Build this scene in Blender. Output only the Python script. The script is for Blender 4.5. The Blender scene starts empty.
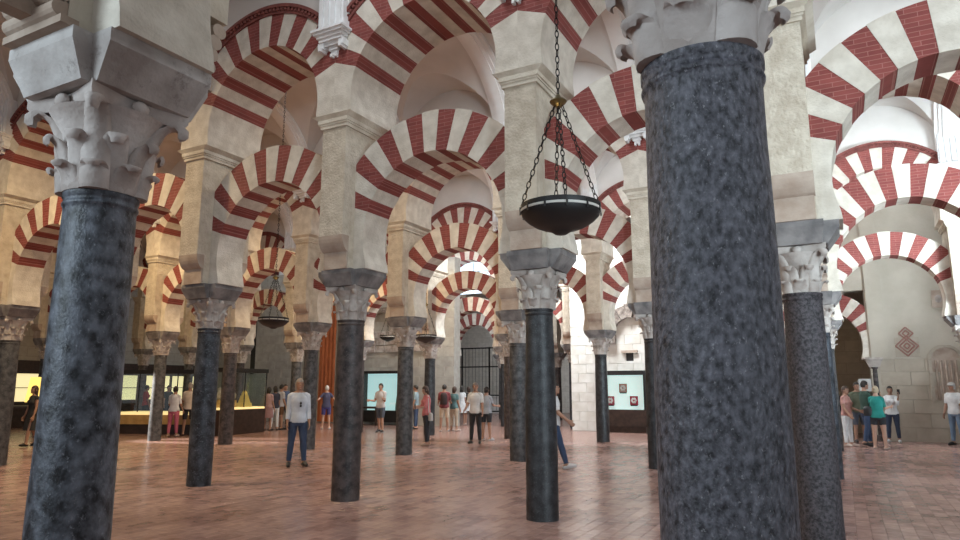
import bpy, bmesh, math, random
import numpy as np
from mathutils import Vector, Matrix, noise
random.seed(7); np.random.seed(7)
PI = math.pi
S = bpy.context.scene
C = S.collection

# ------------------------------------------------------------------ camera
CAM = Vector((3.455, -8.13, 1.62)); YAW = 0.4906; PITCH = 0.1735; FPX = 671.1
cd = bpy.data.cameras.new('camera'); cam = bpy.data.objects.new('camera', cd); C.objects.link(cam)
cam.location = CAM; cam.rotation_euler = (PI/2+PITCH, 0, YAW)
cd.sensor_width = 36; cd.lens = FPX/960*36; cd.clip_end = 300
S.camera = cam
S.cycles.transparent_max_bounces = 32
# ------------------------------------------------------------------ world, daylight, exposure
W = bpy.data.worlds.new('world'); S.world = W; W.use_nodes = True
bg = W.node_tree.nodes['Background']; bg.inputs[0].default_value = (0.86, 0.93, 1.0, 1); bg.inputs[1].default_value = 0.38
S.view_settings.view_transform = 'Standard'; S.view_settings.look = 'None'
S.view_settings.exposure = -0.08; S.view_settings.gamma = 1; S.view_settings.use_curve_mapping = False

def area(name, loc, size, power, col, rot=(0, 0, 0), sy=None, spread=None):
    l = bpy.data.lights.new(name, 'AREA'); l.energy = power; l.color = col; l.size = size
    if spread: l.spread = math.radians(spread)
    if sy: l.shape = 'RECTANGLE'; l.size_y = sy
    o = bpy.data.objects.new(name, l); C.objects.link(o); o.location = loc; o.rotation_euler = rot
    return o
BAY = 3.128
ROWS = [-6.0, 0.0, 6.06, 12.15, 18.2, 24.3]
DAY = (0.86, 0.94, 1.0); WARM = (1.0, 0.72, 0.38)
# unseen lamps added under the closed vault crowns for skylight daylight
SKY = [(-1.6, -3, 120), (4.7, -3, 110), (-7.8, -3, 20), (4.7, 3.03, 120), (-1.6, 3.03, 130), (-7.8, 3.03, 40), (-14, 3.03, 20),
       (4.7, 9.1, 120), (-1.6, 9.1, 130), (-7.8, 9.1, 70), (-14, 9.1, 40), (-20.3, 5, 60),
       (4.7, 14.4, 110), (-4.7, 14.3, 1700), (-11, 15.0, 200), (-20.3, 14.6, 90), (-11, 21.2, 420), (-14, 27, 420)]
# unseen lamps added as daylight from the courtyard side and aisle ends: from, aim, width, height, watts
FILLS = [((-3.0, -13.5, 4.6), (0.9, -6, 3.9), 4, 4, 80), ((12.5, -9.5, 2.7), (3.6, 0, 5.0), 4, 4.4, 380), ((11.5, -0.2, 2.8), (4.9, 6, 5.0), 3, 4, 330), ((11.5, 5.9, 2.8), (4.9, 12, 5.4), 3, 4, 380)]
for p, q, w, h, e in FILLS:
    o_ = area('daylight_fill', p, w, e, (0.74, 0.90, 1.0), (0, 0, 0), h, 56); o_.rotation_euler = (Vector(q)-Vector(p)).to_track_quat('-Z', 'Y').to_euler()

# ------------------------------------------------------------------ pixel -> world (distance always taken from a surface)
def ray(px, py):
    x = (px-480)/FPX; v = (270-py)/FPX; c, s = math.cos(PITCH), math.sin(PITCH)
    y = c-v*s; z = s+v*c; ca, sa = math.cos(YAW), math.sin(YAW)
    return Vector((x*ca-y*sa, x*sa+y*ca, z))
def G(px, py, h=0.0):
    r = ray(px, py); t = (h-CAM.z)/r.z; return CAM+r*t
def onY(px, py, Y):
    r = ray(px, py); return CAM+r*((Y-CAM.y)/r.y)

# ------------------------------------------------------------------ materials
MATS = {}
def mat(name, col, rough=0.7, col2=None, scale=4.0, bump=0.0, bscale=None, detail=6, metal=0.0, lo=0.35, hi=0.65, spots=None, objcoord=True, emit=None, estr=0, stretch=None, alpha=None, coat=0):
    if name in MATS: return MATS[name]
    m = bpy.data.materials.new(name); m.use_nodes = True; nt = m.node_tree; b = nt.nodes['Principled BSDF']
    b.inputs['Base Color'].default_value = (*col, 1); b.inputs['Roughness'].default_value = rough; b.inputs['Metallic'].default_value = metal
    tc = nt.nodes.new('ShaderNodeTexCoord'); co = tc.outputs['Object']
    oi = nt.nodes.new('ShaderNodeObjectInfo')
    ad = nt.nodes.new('ShaderNodeVectorMath'); ad.operation = 'MULTIPLY_ADD'
    ad.inputs[1].default_value = stretch or (1, 1, 1)
    cm = nt.nodes.new('ShaderNodeMath'); cm.operation = 'MULTIPLY'; cm.inputs[1].default_value = 37.0
    nt.links.new(oi.outputs['Random'], cm.inputs[0]); nt.links.new(co, ad.inputs[0]); nt.links.new(cm.outputs[0], ad.inputs[2])
    co = ad.outputs[0]
    if col2 is not None:
        n = nt.nodes.new('ShaderNodeTexNoise'); n.inputs['Scale'].default_value = scale; n.inputs['Detail'].default_value = detail
        nt.links.new(co, n.inputs['Vector'])
        r = nt.nodes.new('ShaderNodeValToRGB'); r.color_ramp.elements[0].position = lo; r.color_ramp.elements[1].position = hi
        r.color_ramp.elements[0].color = (*col, 1); r.color_ramp.elements[1].color = (*col2, 1)
        nt.links.new(n.outputs[0], r.inputs[0]); out = r.outputs[0]
        if spots:
            n2 = nt.nodes.new('ShaderNodeTexNoise'); n2.inputs['Scale'].default_value = spots[1]; n2.inputs['Detail'].default_value = 8; n2.inputs['Roughness'].default_value = 0.75
            nt.links.new(co, n2.inputs['Vector'])
            r2 = nt.nodes.new('ShaderNodeValToRGB'); r2.color_ramp.elements[0].position = spots[2]; r2.color_ramp.elements[1].position = spots[3]
            nt.links.new(n2.outputs[0], r2.inputs[0])
            mx = nt.nodes.new('ShaderNodeMix'); mx.data_type = 'RGBA'; mx.inputs[7].default_value = (*spots[0], 1)
            nt.links.new(r2.outputs[0], mx.inputs[0]); nt.links.new(out, mx.inputs[6]); out = mx.outputs[2]
        nt.links.new(out, b.inputs['Base Color'])
    if bump:
        n3 = nt.nodes.new('ShaderNodeTexNoise'); n3.inputs['Scale'].default_value = bscale or scale*4; n3.inputs['Detail'].default_value = 5
        nt.links.new(co, n3.inputs['Vector'])
        bp = nt.nodes.new('ShaderNodeBump'); bp.inputs['Strength'].default_value = bump; bp.inputs['Distance'].default_value = 0.02
        nt.links.new(n3.outputs[0], bp.inputs['Height']); nt.links.new(bp.outputs[0], b.inputs['Normal'])
    if emit: b.inputs['Emission Color'].default_value = (*emit, 1); b.inputs['Emission Strength'].default_value = estr
    if coat: b.inputs['Coat Weight'].default_value = coat
    MATS[name] = m; return m

def brick_mat(name, c1, c2, mortar, scale, bw=0.25, rh=0.07, msize=0.006, rough=0.8, plane='XZ', bump=0.25, gloss=None):
    if name in MATS: return MATS[name]
    m = bpy.data.materials.new(name); m.use_nodes = True; nt = m.node_tree; b = nt.nodes['Principled BSDF']; b.inputs['Roughness'].default_value = rough
    tc = nt.nodes.new('ShaderNodeTexCoord'); sp = nt.nodes.new('ShaderNodeSeparateXYZ'); cb = nt.nodes.new('ShaderNodeCombineXYZ')
    nt.links.new(tc.outputs['Object'], sp.inputs[0])
    a, c = {'XZ': ('X', 'Z'), 'YZ': ('Y', 'Z'), 'XY': ('X', 'Y')}[plane]
    nt.links.new(sp.outputs[a], cb.inputs[0]); nt.links.new(sp.outputs[c], cb.inputs[1])
    br = nt.nodes.new('ShaderNodeTexBrick'); br.inputs['Scale'].default_value = 1.0
    br.inputs['Brick Width'].default_value = bw; br.inputs['Row Height'].default_value = rh; br.inputs['Mortar Size'].default_value = msize
    br.inputs['Color1'].default_value = (*c1, 1); br.inputs['Color2'].default_value = (*c2, 1); br.inputs['Mortar'].default_value = (*mortar, 1)
    nt.links.new(cb.outputs[0], br.inputs['Vector'])
    n = nt.nodes.new('ShaderNodeTexNoise'); n.inputs['Scale'].default_value = 5; n.inputs['Detail'].default_value = 6
    nt.links.new(tc.outputs['Object'], n.inputs['Vector'])
    mr = nt.nodes.new('ShaderNodeMapRange'); mr.inputs[3].default_value = 0.72; mr.inputs[4].default_value = 1.22
    nt.links.new(n.outputs[0], mr.inputs[0])
    mx = nt.nodes.new('ShaderNodeVectorMath'); mx.operation = 'SCALE'
    nt.links.new(br.outputs[0], mx.inputs[0]); nt.links.new(mr.outputs[0], mx.inputs['Scale']); nt.links.new(mx.outputs[0], b.inputs['Base Color'])
    bp = nt.nodes.new('ShaderNodeBump'); bp.inputs['Strength'].default_value = bump; bp.inputs['Distance'].default_value = 0.02
    nt.links.new(n.outputs[0], bp.inputs['Height']); nt.links.new(bp.outputs[0], b.inputs['Normal'])
    MATS[name] = m; return m

def plain(name, col, rough=0.7, metal=0, emit=None, estr=0):
    return mat(name, col, rough, metal=metal, emit=emit, estr=estr)

M_SHAFT = [
 mat('marble_blueblack', (0.007,0.008,0.011), 0.49, (0.062,0.070,0.086), 7.0, 0.15, 60, detail=10, spots=((0.24,0.26,0.30), 34, 0.55, 0.74), lo=.38, hi=.68),
 mat('marble_plum', (0.016,0.011,0.011), 0.53, (0.085,0.066,0.062), 9.0, 0.15, 60, detail=10, spots=((0.22,0.20,0.19), 50, 0.56, 0.74)),
 mat('marble_black', (0.005,0.005,0.006), 0.47, (0.036,0.037,0.041), 9.0, 0.2, 60, detail=10, spots=((0.20,0.20,0.21), 60, 0.57, 0.74)),
 mat('marble_grey', (0.022,0.021,0.022), 0.55, (0.10,0.096,0.096), 9.0, 0.15, 60, detail=10, spots=((0.25,0.24,0.24), 40, 0.56, 0.74)),
 mat('marble_rough_plum', (0.010,0.008,0.010), 0.55, (0.082,0.070,0.078), 34.0, 0.7, 70, detail=8, spots=((0.26,0.25,0.27), 90, 0.60, 0.75)),
 mat('marble_near', (0.018,0.017,0.022), 0.49, (0.19,0.187,0.222), 52.0, 0.4, 90, detail=12, spots=((0.44,0.43,0.46), 95, 0.58, 0.72), stretch=(1,1,0.7), lo=.33, hi=.76),
 mat('marble_near_blue', (0.012,0.013,0.017), 0.47, (0.17,0.188,0.225), 15.0, 0.25, 70, detail=12, spots=((0.30,0.32,0.36), 45, 0.56, 0.72), lo=.36, hi=.66, stretch=(1,1,.8)),
]
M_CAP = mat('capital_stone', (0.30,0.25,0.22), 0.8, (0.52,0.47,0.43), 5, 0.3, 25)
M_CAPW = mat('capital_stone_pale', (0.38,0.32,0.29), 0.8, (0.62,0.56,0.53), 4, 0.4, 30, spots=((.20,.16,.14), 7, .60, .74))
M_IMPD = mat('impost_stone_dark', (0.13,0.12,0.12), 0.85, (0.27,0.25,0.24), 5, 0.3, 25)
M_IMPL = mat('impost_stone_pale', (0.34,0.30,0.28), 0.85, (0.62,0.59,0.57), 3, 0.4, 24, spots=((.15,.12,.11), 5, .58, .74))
M_STONE = mat('pier_limestone', (0.50,0.43,0.34), 0.9, (0.68,0.62,0.52), 3, 0.5, 35)
M_STONER = mat('pier_rough_stone', (0.46,0.39,0.305), 0.92, (0.60,0.53,0.43), 6, 1.0, 28)
M_CORB = mat('corbel_stone', (0.36,0.27,0.21), 0.9, (0.48,0.39,0.32), 4, 0.3, 25)
M_WHITEV = mat('voussoir_white', (0.52,0.46,0.385), 0.9, (0.67,0.61,0.525), 5, 0.4, 40)
M_RED = brick_mat('voussoir_red_brick', (0.185,0.036,0.030), (0.245,0.055,0.045), (0.31,0.12,0.10), 1, 0.24, 0.055, 0.004)
M_DENT = mat('dentil_red', (0.16,0.045,0.038), 0.85, (0.24,0.075,0.06), 8, 0.3)
M_VAULT = mat('vault_plaster', (0.58,0.54,0.50), 0.85, (0.66,0.62,0.58), 1.2, 0.05, 12)
M_RIB = mat('rib_plaster', (0.76,0.73,0.70), 0.8, (0.82,0.80,0.77), 2)
M_STUCCO = mat('white_stucco', (0.72,0.71,0.70), 0.75, (0.82,0.82,0.82), 6, 0.15, 40)
M_WALL = brick_mat('wall_stone_blocks', (0.40,0.345,0.275), (0.47,0.41,0.33), (0.33,0.285,0.23), 1, 0.9, 0.42, 0.008)
M_WALLP = brick_mat('wall_pale_blocks', (0.62,0.59,0.53), (0.68,0.65,0.60), (0.52,0.49,0.44), 1, 0.62, 0.34, 0.008)
M_WALLX = brick_mat('wall_side_blocks', (0.36,0.33,0.28), (0.43,0.39,0.33), (0.29,0.26,0.22), 1, 0.9, 0.42, 0.008, plane='YZ')
M_DARK = plain('dark_metal', (0.02,0.018,0.017), 0.45, 0.6)
M_BLACK = plain('black_lacquer', (0.012,0.011,0.011), 0.5)
M_DKWOOD = mat('dark_wood', (0.022,0.013,0.010), 0.4, (0.045,0.026,0.02), 8)
M_BRASS = plain('aged_brass', (0.20,0.16,0.08), 0.4, 0.9)
M_RINGW = plain('pale_rim', (0.65,0.63,0.58), 0.5)

# ------------------------------------------------------------------ helpers
def link(name, me, parent=None, m=None, loc=(0, 0, 0), rz=0.0):
    o = bpy.data.objects.new(name, me); C.objects.link(o)
    if m is not None and me is not None and len(me.materials) == 0: me.materials.append(m)
    o.location = loc; o.rotation_euler = (0, 0, rz)
    if parent is not None: o.parent = parent
    return o
def tag(o, label, cat, group=None):
    o['label'] = label; o['category'] = cat
    if group: o['group'] = group
    return o
def thing(name, label, cat, loc=(0, 0, 0), rz=0.0, group=None):
    o = bpy.data.objects.new(name, None); C.objects.link(o); o.empty_display_size = 0.2
    o.location = loc; o.rotation_euler = (0, 0, rz); return tag(o, label, cat, group)
def struct(o): o['kind'] = 'structure'; return o
class MB:
    def __init__(s): s.v = []; s.f = []
    def add(s, v, f):
        n = len(s.v); s.v += [tuple(p) for p in v]; s.f += [tuple(i+n for i in q) for q in f]; return s
    def box(s, x0, x1, y0, y1, z0, z1):
        v = [(x0,y0,z0),(x1,y0,z0),(x1,y1,z0),(x0,y1,z0),(x0,y0,z1),(x1,y0,z1),(x1,y1,z1),(x0,y1,z1)]
        return s.add(v, [(3,2,1,0),(4,5,6,7),(0,1,5,4),(1,2,6,5),(2,3,7,6),(3,0,4,7)])
    def frus(s, z0, ax, ay, z1, bx, by, ox=0, oy=0):
        v = [(ox+i*ax,oy+j*ay,z0) for i,j in ((-1,-1),(1,-1),(1,1),(-1,1))]+[(ox+i*bx,oy+j*by,z1) for i,j in ((-1,-1),(1,-1),(1,1),(-1,1))]
        return s.add(v, [(3,2,1,0),(4,5,6,7),(0,1,5,4),(1,2,6,5),(2,3,7,6),(3,0,4,7)])
    def prismY(s, poly, y0, y1):      # poly in (x,z), counter-clockwise seen from -Y
        n = len(poly); v = [(x,y0,z) for x,z in poly]+[(x,y1,z) for x,z in poly]
        return s.add(v, [tuple(range(n)), tuple(range(2*n-1, n-1, -1))]+[(i, i+n, (i+1) % n+n, (i+1) % n) for i in range(n)])
    def prismX(s, poly, x0, x1):      # poly in (y,z)
        n = len(poly); v = [(x0,y,z) for y,z in poly]+[(x1,y,z) for y,z in poly]
        return s.add(v, [tuple(range(n-1, -1, -1)), tuple(range(n, 2*n))]+[(i, (i+1) % n, (i+1) % n+n, i+n) for i in range(n)])
    def lathe(s, prof, n=24, c=(0, 0, 0), cap=True):
        v = []
        for r, z in prof:
            for i in range(n):
                a = 2*PI*i/n; v.append((c[0]+r*math.cos(a), c[1]+r*math.sin(a), c[2]+z))
        f = []
        for j in range(len(prof)-1):
            for i in range(n):
                f.append((j*n+i, j*n+(i+1) % n, (j+1)*n+(i+1) % n, (j+1)*n+i))
        if cap: f.append(tuple(range(n-1, -1, -1))); f.append(tuple((len(prof)-1)*n+i for i in range(n)))
        return s.add(v, f)
    def tube(s, a, b, ra, rb=None, n=10, caps=True):
        a = Vector(a); b = Vector(b); rb = ra if rb is None else rb; d = (b-a).normalized()
        u = d.orthogonal().normalized(); w = d.cross(u); v = []
        for p, r in ((a, ra), (b, rb)):
            for i in range(n):
                t = 2*PI*i/n; v.append(p+u*(r*math.cos(t))+w*(r*math.sin(t)))
        f = [(i, (i+1) % n, (i+1) % n+n, i+n) for i in range(n)]
        if caps: f += [tuple(range(n-1, -1, -1)), tuple(range(n, 2*n))]
        return s.add(v, f)
    def capsule(s, a, b, ra, rb, n=12, m=4):
        a = Vector(a); b = Vector(b); d = (b-a); L = d.length; d = d/L if L > 1e-6 else Vector((0, 0, 1))
        u = d.orthogonal().normalized(); w = d.cross(u); v = []; rings = []
        for k in range(m+1): t = -PI/2+PI/2*k/m; rings.append((a+d*(ra*math.sin(t)), max(ra*math.cos(t), 1e-4)))
        for k in range(m+1): t = PI/2*k/m; rings.append((b+d*(rb*math.sin(t)), max(rb*math.cos(t), 1e-4)))
        for p, r in rings:
            for i in range(n): t = 2*PI*i/n; v.append(p+u*(r*math.cos(t))+w*(r*math.sin(t)))
        f = [(j*n+i, j*n+(i+1) % n, (j+1)*n+(i+1) % n, (j+1)*n+i) for j in range(len(rings)-1) for i in range(n)]
        f += [tuple(range(n-1, -1, -1)), tuple((len(rings)-1)*n+i for i in range(n))]
        return s.add(v, f)
    def ell(s, c, rx, ry, rz, n=14, m=10):
        v = []; 
        for j in range(m+1):
            t = -PI/2+PI*j/m; k = max(math.cos(t), 1e-3)
            for i in range(n): a = 2*PI*i/n; v.append((c[0]+rx*k*math.cos(a), c[1]+ry*k*math.sin(a), c[2]+rz*math.sin(t)))
        f = [(j*n+i, j*n+(i+1) % n, (j+1)*n+(i+1) % n, (j+1)*n+i) for j in range(m) for i in range(n)]
        f += [tuple(range(n-1, -1, -1)), tuple(m*n+i for i in range(n))]
        return s.add(v, f)
    def rings(s, rs, n=20):            # rs: (cx,cy,z,rx,ry)
        v = []
        for cx, cy, z, rx, ry in rs:
            for i in range(n): a = 2*PI*i/n; v.append((cx+rx*math.cos(a), cy+ry*math.sin(a), z))
        f = [(j*n+i, j*n+(i+1) % n, (j+1)*n+(i+1) % n, (j+1)*n+i) for j in range(len(rs)-1) for i in range(n)]
        f += [tuple(range(n-1, -1, -1)), tuple((len(rs)-1)*n+i for i in range(n))]
        return s.add(v, f)
    def mesh(s, name, m=None, smooth=False, ang=None):
        me = bpy.data.meshes.new(name); me.from_pydata(s.v, [], s.f); me.update()
        if m is not None: me.materials.append(m)
        if smooth or ang:
            me.shade_smooth()
            if ang: me.set_sharp_from_angle(angle=math.radians(ang))
        return me

# ------------------------------------------------------------------ floor with terracotta tiles
def tile_mat():
    m = bpy.data.materials.new('terracotta'); m.use_nodes = True; nt = m.node_tree; b = nt.nodes['Principled BSDF']
    ge = nt.nodes.new('ShaderNodeNewGeometry'); at = nt.nodes.new('ShaderNodeAttribute'); at.attribute_name = 'tint'
    tc = nt.nodes.new('ShaderNodeTexCoord')
    wn = nt.nodes.new('ShaderNodeTexNoise'); wn.inputs['Scale'].default_value = 0.7; wn.inputs['Detail'].default_value = 3
    nt.links.new(ge.outputs['Position'], wn.inputs['Vector'])
    n2 = nt.nodes.new('ShaderNodeTexNoise'); n2.inputs['Scale'].default_value = 9; n2.inputs['Detail'].default_value = 6
    nt.links.new(ge.outputs['Position'], n2.inputs['Vector'])
    a1 = nt.nodes.new('ShaderNodeMath'); a1.operation = 'ADD'; nt.links.new(at.outputs['Fac'], a1.inputs[0]); nt.links.new(wn.outputs[0], a1.inputs[1])
    a2 = nt.nodes.new('ShaderNodeMath'); a2.operation = 'MULTIPLY_ADD'; a2.inputs[1].default_value = 0.5; nt.links.new(n2.outputs[0], a2.inputs[0]); nt.links.new(a1.outputs[0], a2.inputs[2])
    r = nt.nodes.new('ShaderNodeValToRGB'); e = r.color_ramp.elements
    e[0].position = 0.40; e[0].color = (0.20, 0.108, 0.092, 1); e[1].position = 1.45/1.5; e[1].color = (0.44, 0.285, 0.245, 1)
    nt.links.new(a2.outputs[0], r.inputs[0]); nt.links.new(r.outputs[0], b.inputs['Base Color'])
    mr = nt.nodes.new('ShaderNodeMapRange'); mr.inputs[3].default_value = 0.14; mr.inputs[4].default_value = 0.32
    nt.links.new(n2.outputs[0], mr.inputs[0]); nt.links.new(mr.outputs[0], b.inputs['Roughness'])
    bp = nt.nodes.new('ShaderNodeBump'); bp.inputs['Strength'].default_value = 0.10; bp.inputs['Distance'].default_value = 0.01
    nt.links.new(n2.outputs[0], bp.inputs['Height']); nt.links.new(bp.outputs[0], b.inputs['Normal'])
    return m
M_TILE = tile_mat()
M_FLOOR = brick_mat('floor_bed', (0.25,0.145,0.12), (0.32,0.19,0.155), (0.24,0.14,0.115), 1, 0.28, 0.14, 0.006, rough=0.26, plane='XY', bump=0.15)
fl = MB().box(-34, 16, -16, 42, -0.3, -0.006)
floor = struct(link('floor', fl.mesh('floor', M_FLOOR))); floor['label'] = 'worn terracotta tile floor of the hall'
TW, TL, J = 0.15, 0.285, 0.0025
tiles = []
ca, sa = math.cos(YAW), math.sin(YAW)
for j in range(-14, 90):
    for i in range(-140, 60):
        x = i*TW+TW/2; y = j*TL+(TL/2 if i % 2 else 0)
        dx, dy = x-CAM.x, y-CAM.y; cx, d = dx*ca+dy*sa, -dx*sa+dy*ca
        if d < 4.2 or d > 21 or abs(cx) > d*0.74+0.4: continue
        tiles.append((d, x, y))
tiles.sort()
tv = []; tf = []; ti = []
tmeshes = []
for q in range(6):
    w, l = TW/2-J/2, TL/2-J/2
    me = MB().add([(-w,-l,-.005),(w,-l,-.005),(w,l,-.005),(-w,l,-.005),(-w+.004,-l+.004,0),(w-.004,-l+.004,0),(w-.004,l-.004,0),(-w+.004,l-.004,0)],
                  [(4,5,6,7),(0,1,5,4),(1,2,6,5),(2,3,7,6),(3,0,4,7)]).mesh('tile', M_TILE)
    at = me.attributes.new('tint', 'FLOAT', 'POINT'); at.data.foreach_set('value', [random.uniform(-.18, .22)]*8); tmeshes.append(me)
seen = 0
def in_frame(x, y):
    dx, dy = x-CAM.x, y-CAM.y; cx, d = dx*ca+dy*sa, -dx*sa+dy*ca
    c, s = math.cos(PITCH), math.sin(PITCH); dd = d*c-CAM.z*s; v = -d*s-CAM.z*c
    X, Y = 480+FPX*cx/dd, 270-FPX*v/dd
    return -4 < X < 964 and Y < 543 and not (640 < X < 800) and not (25 < X < 120)
for d, x, y in tiles:
    tz = random.uniform(-.0012, .0012); ax, ay = random.gauss(0, .0035), random.gauss(0, .0035)
    if seen < 298 and in_frame(x, y):
        o = bpy.data.objects.new('floor_tile', random.choice(tmeshes)); C.objects.link(o); o.parent = floor
        o.location = (x, y, tz); o.rotation_euler = (ax, ay, 0); seen += 1
    else:
        w, l = TW/2-J/2, TL/2-J/2; n = len(tv); t = random.uniform(-.18, .22)
        for sx, sy, zz, k in ((-1,-1,-.005,0),(1,-1,-.005,0),(1,1,-.005,0),(-1,1,-.005,0),(-1,-1,0,.004),(1,-1,0,.004),(1,1,0,.004),(-1,1,0,.004)):
            px, py = sx*(w-k), sy*(l-k); tv.append((x+px, y+py, tz+zz-px*ay+py*ax)); ti.append(t)
        tf += [(n+4,n+5,n+6,n+7),(n,n+1,n+5,n+4),(n+1,n+2,n+6,n+5),(n+2,n+3,n+7,n+6),(n+3,n,n+4,n+7)]
me = bpy.data.meshes.new('floor_tiles'); me.from_pydata(tv, [], tf); me.materials.append(M_TILE)
me.attributes.new('tint', 'FLOAT', 'POINT').data.foreach_set('value', ti)
o = link('tile_field', me, floor); o['kind'] = 'stuff'

# ------------------------------------------------------------------ column parts
Z_SH, Z_CAP, Z_IMP = 2.63, 3.13, 3.37
def shaft_mesh(rb, rt, seed):
    mb = MB(); prof = []
    for k in range(15):
        t = k/14; r = rb+(rt-rb)*t+0.006*math.sin(PI*t); prof.append((r, 2.53*t))
    prof += [(rt+.002, 2.555), (rt+.008, 2.56), (rt+.010, 2.568), (rt+.008, 2.576), (rt+.003, 2.58), (rt+.004, 2.60), (rt+.010, 2.605), (rt+.010, 2.63)]
    mb.lathe(prof, 40)
    v = []
    for p in mb.v:
        n = noise.noise(Vector((p[0]*3+seed*7, p[1]*3, p[2]*1.3)))*0.006+noise.noise(Vector((p[0]*9+seed, p[1]*9, p[2]*6)))*0.0025
        r = math.hypot(p[0], p[1]) or 1; v.append((p[0]*(1+n/r), p[1]*(1+n/r), p[2]))
    mb.v = v
    return mb.mesh('shaft', ang=60)
def leaf(h, w, r0, curl, th=0.022, cup=0.02, lobes=True):
    path = [(r0-.012, 0), (r0, h*.25), (r0+.010, h*.5), (r0+.022, h*.72), (r0+.038+curl*.15, h*.88), (r0+.05+curl*.45, h*.97), (r0+.05+curl*.85, h), (r0+.05+curl*1.05, h*.95), (r0+.045+curl*1.1, h*.86)]
    wid = [1, 1, .97, .92, .86, .76, .62, .5, .38]; nu = 7; V = []; 
    for side in (0, 1):
        for k, (r, z) in enumerate(path):
            for i in range(nu):
                u = -1+2*i/(nu-1); ww = w*wid[k]*(1+(.05*math.cos(u*9) if lobes else 0)); x = u*ww/2
                rr = r+cup*(1-u*u)-x*x*0.9-(th if side else 0)*(1 if k < 5 else .6); zz = z-(th*.5 if side and k >= 5 else 0)
                V.append((x, -rr, zz))
    n = len(path)*nu; F = []
    for k in range(len(path)-1):
        for i in range(nu-1):
            a = k*nu+i; F.append((a, a+1, a+nu+1, a+nu)); F.append((n+a, n+a+nu, n+a+nu+1, n+a+1))
    for k in range(len(path)-1):
        a = k*nu; F.append((a, a+nu, n+a+nu, n+a)); a = k*nu+nu-1; F.append((a, n+a, n+a+nu, a+nu))
    for i in range(nu-1):
        F.append((i, n+i, n+i+1, i+1)); a = (len(path)-1)*nu+i; F.append((a, a+1, n+a+1, n+a))
    return V, F
def rotz(V, a):
    c, s = math.cos(a), math.sin(a); return [(x*c-y*s, x*s+y*c, z) for x, y, z in V]
def bell_mb():
    mb = MB().lathe([(.176, 0), (.180, .06), (.190, .2), (.215, .32), (.265, .40), (.285, .43)], 28)
    P = []                                                       # concave abacus
    for q in range(4):
        a0 = PI/4+q*PI/2
        for k in range(7):
            t = k/7; a = a0+t*PI/2; c0 = Vector((math.cos(a0), math.sin(a0)))*.40; c1 = Vector((math.cos(a0+PI/2), math.sin(a0+PI/2)))*.40
            p = c0.lerp(c1, t); p -= p.normalized()*(.05*math.sin(PI*t)); P.append(p)
    n = len(P); V = [(p.x*.93, p.y*.93, .43) for p in P]+[(p.x, p.y, .46) for p in P]+[(p.x, p.y, .51) for p in P]
    F = [tuple(range(n-1, -1, -1)), tuple(range(2*n, 3*n))]
    for k in range(2):
        for i in range(n): F.append((k*n+i, k*n+(i+1) % n, (k+1)*n+(i+1) % n, (k+1)*n+i))
    mb.add(V, F)
    for q in range(4):                                           # fleuron on each side of the abacus
        V = MB().ell((0, -.262, .455), .05, .03, .04, 10, 6); mb.add(rotz(V.v, q*PI/2), V.f)
    return mb
LEAF1 = leaf(.135, .155, .180, .032, cup=.014); LEAF2 = leaf(.285, .155, .186, .045, cup=.014); VOL = leaf(.445, .14, .205, .115, .035, .03, False)
SC = Matrix.Scale(1, 4)
def capital_meshes(m):
    leafs = []
    for k in range(8): leafs.append((LEAF1, k*PI/4))
    for k in range(8): leafs.append((LEAF2, k*PI/4+PI/8))
    for k in range(4): leafs.append((VOL, k*PI/2+PI/4))
    return leafs
BELL = {}; LEAFM = {}; CAPJ = {}
def capital(parent, m, detailed):
    key = m.name
    if detailed:
        if key not in BELL:
            BELL[key] = bell_mb().mesh('capital', m, ang=50)
            LEAFM[key] = {id(L): MB().add(*L).mesh('leaf', m, ang=70) for L in (LEAF1, LEAF2, VOL)}
        c = link('capital', BELL[key], parent, loc=(0, 0, Z_SH))
        for L, a in capital_meshes(m): link('volute' if L is VOL else 'leaf', LEAFM[key][id(L)], c, rz=a)
    else:
        if key not in CAPJ:
            mb = bell_mb()
            for L, a in capital_meshes(m): mb.add(rotz(L[0], a), L[1])
            CAPJ[key] = mb.mesh('capital', m, ang=60)
        link('capital', CAPJ[key], parent, loc=(0, 0, Z_SH))
def impost_mesh():
    mb = MB()
    mb.frus(Z_CAP, .30, .27, Z_IMP-.07, .425, .30).box(-.425, .425, -.30, .30, Z_IMP-.07, Z_IMP)
    mb.frus(Z_CAP, .25, .32, Z_IMP-.06, .28, .40).box(-.28, .28, -.40, .40, Z_IMP-.0601, Z_IMP+.0001)
    return mb.mesh('impost')
IMPM = {}
def impost(parent, m):
    if m.name not in IMPM:
        me = impost_mesh(); me.materials.append(m); IMPM[m.name] = me
    link('impost', IMPM[m.name], parent)
SHM = {}
def column(X, Y, label, mi=0, rb=.21, rt=.19, capm=M_CAP, impm=M_IMPD, detailed=False, group=None):
    t = thing('column', label, 'column', (X, Y, 0), 0, group); t['kind'] = 'thing'
    key = (mi, rb, rt)
    if key not in SHM:
        me = shaft_mesh(rb, rt, len(SHM)); me.materials.append(M_SHAFT[mi]); SHM[key] = me
    link('shaft', SHM[key], t, rz=random.choice((0, 1.3, 2.4, 4)) if not detailed else 0)
    capital(t, capm, detailed); impost(t, impm); return t

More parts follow.
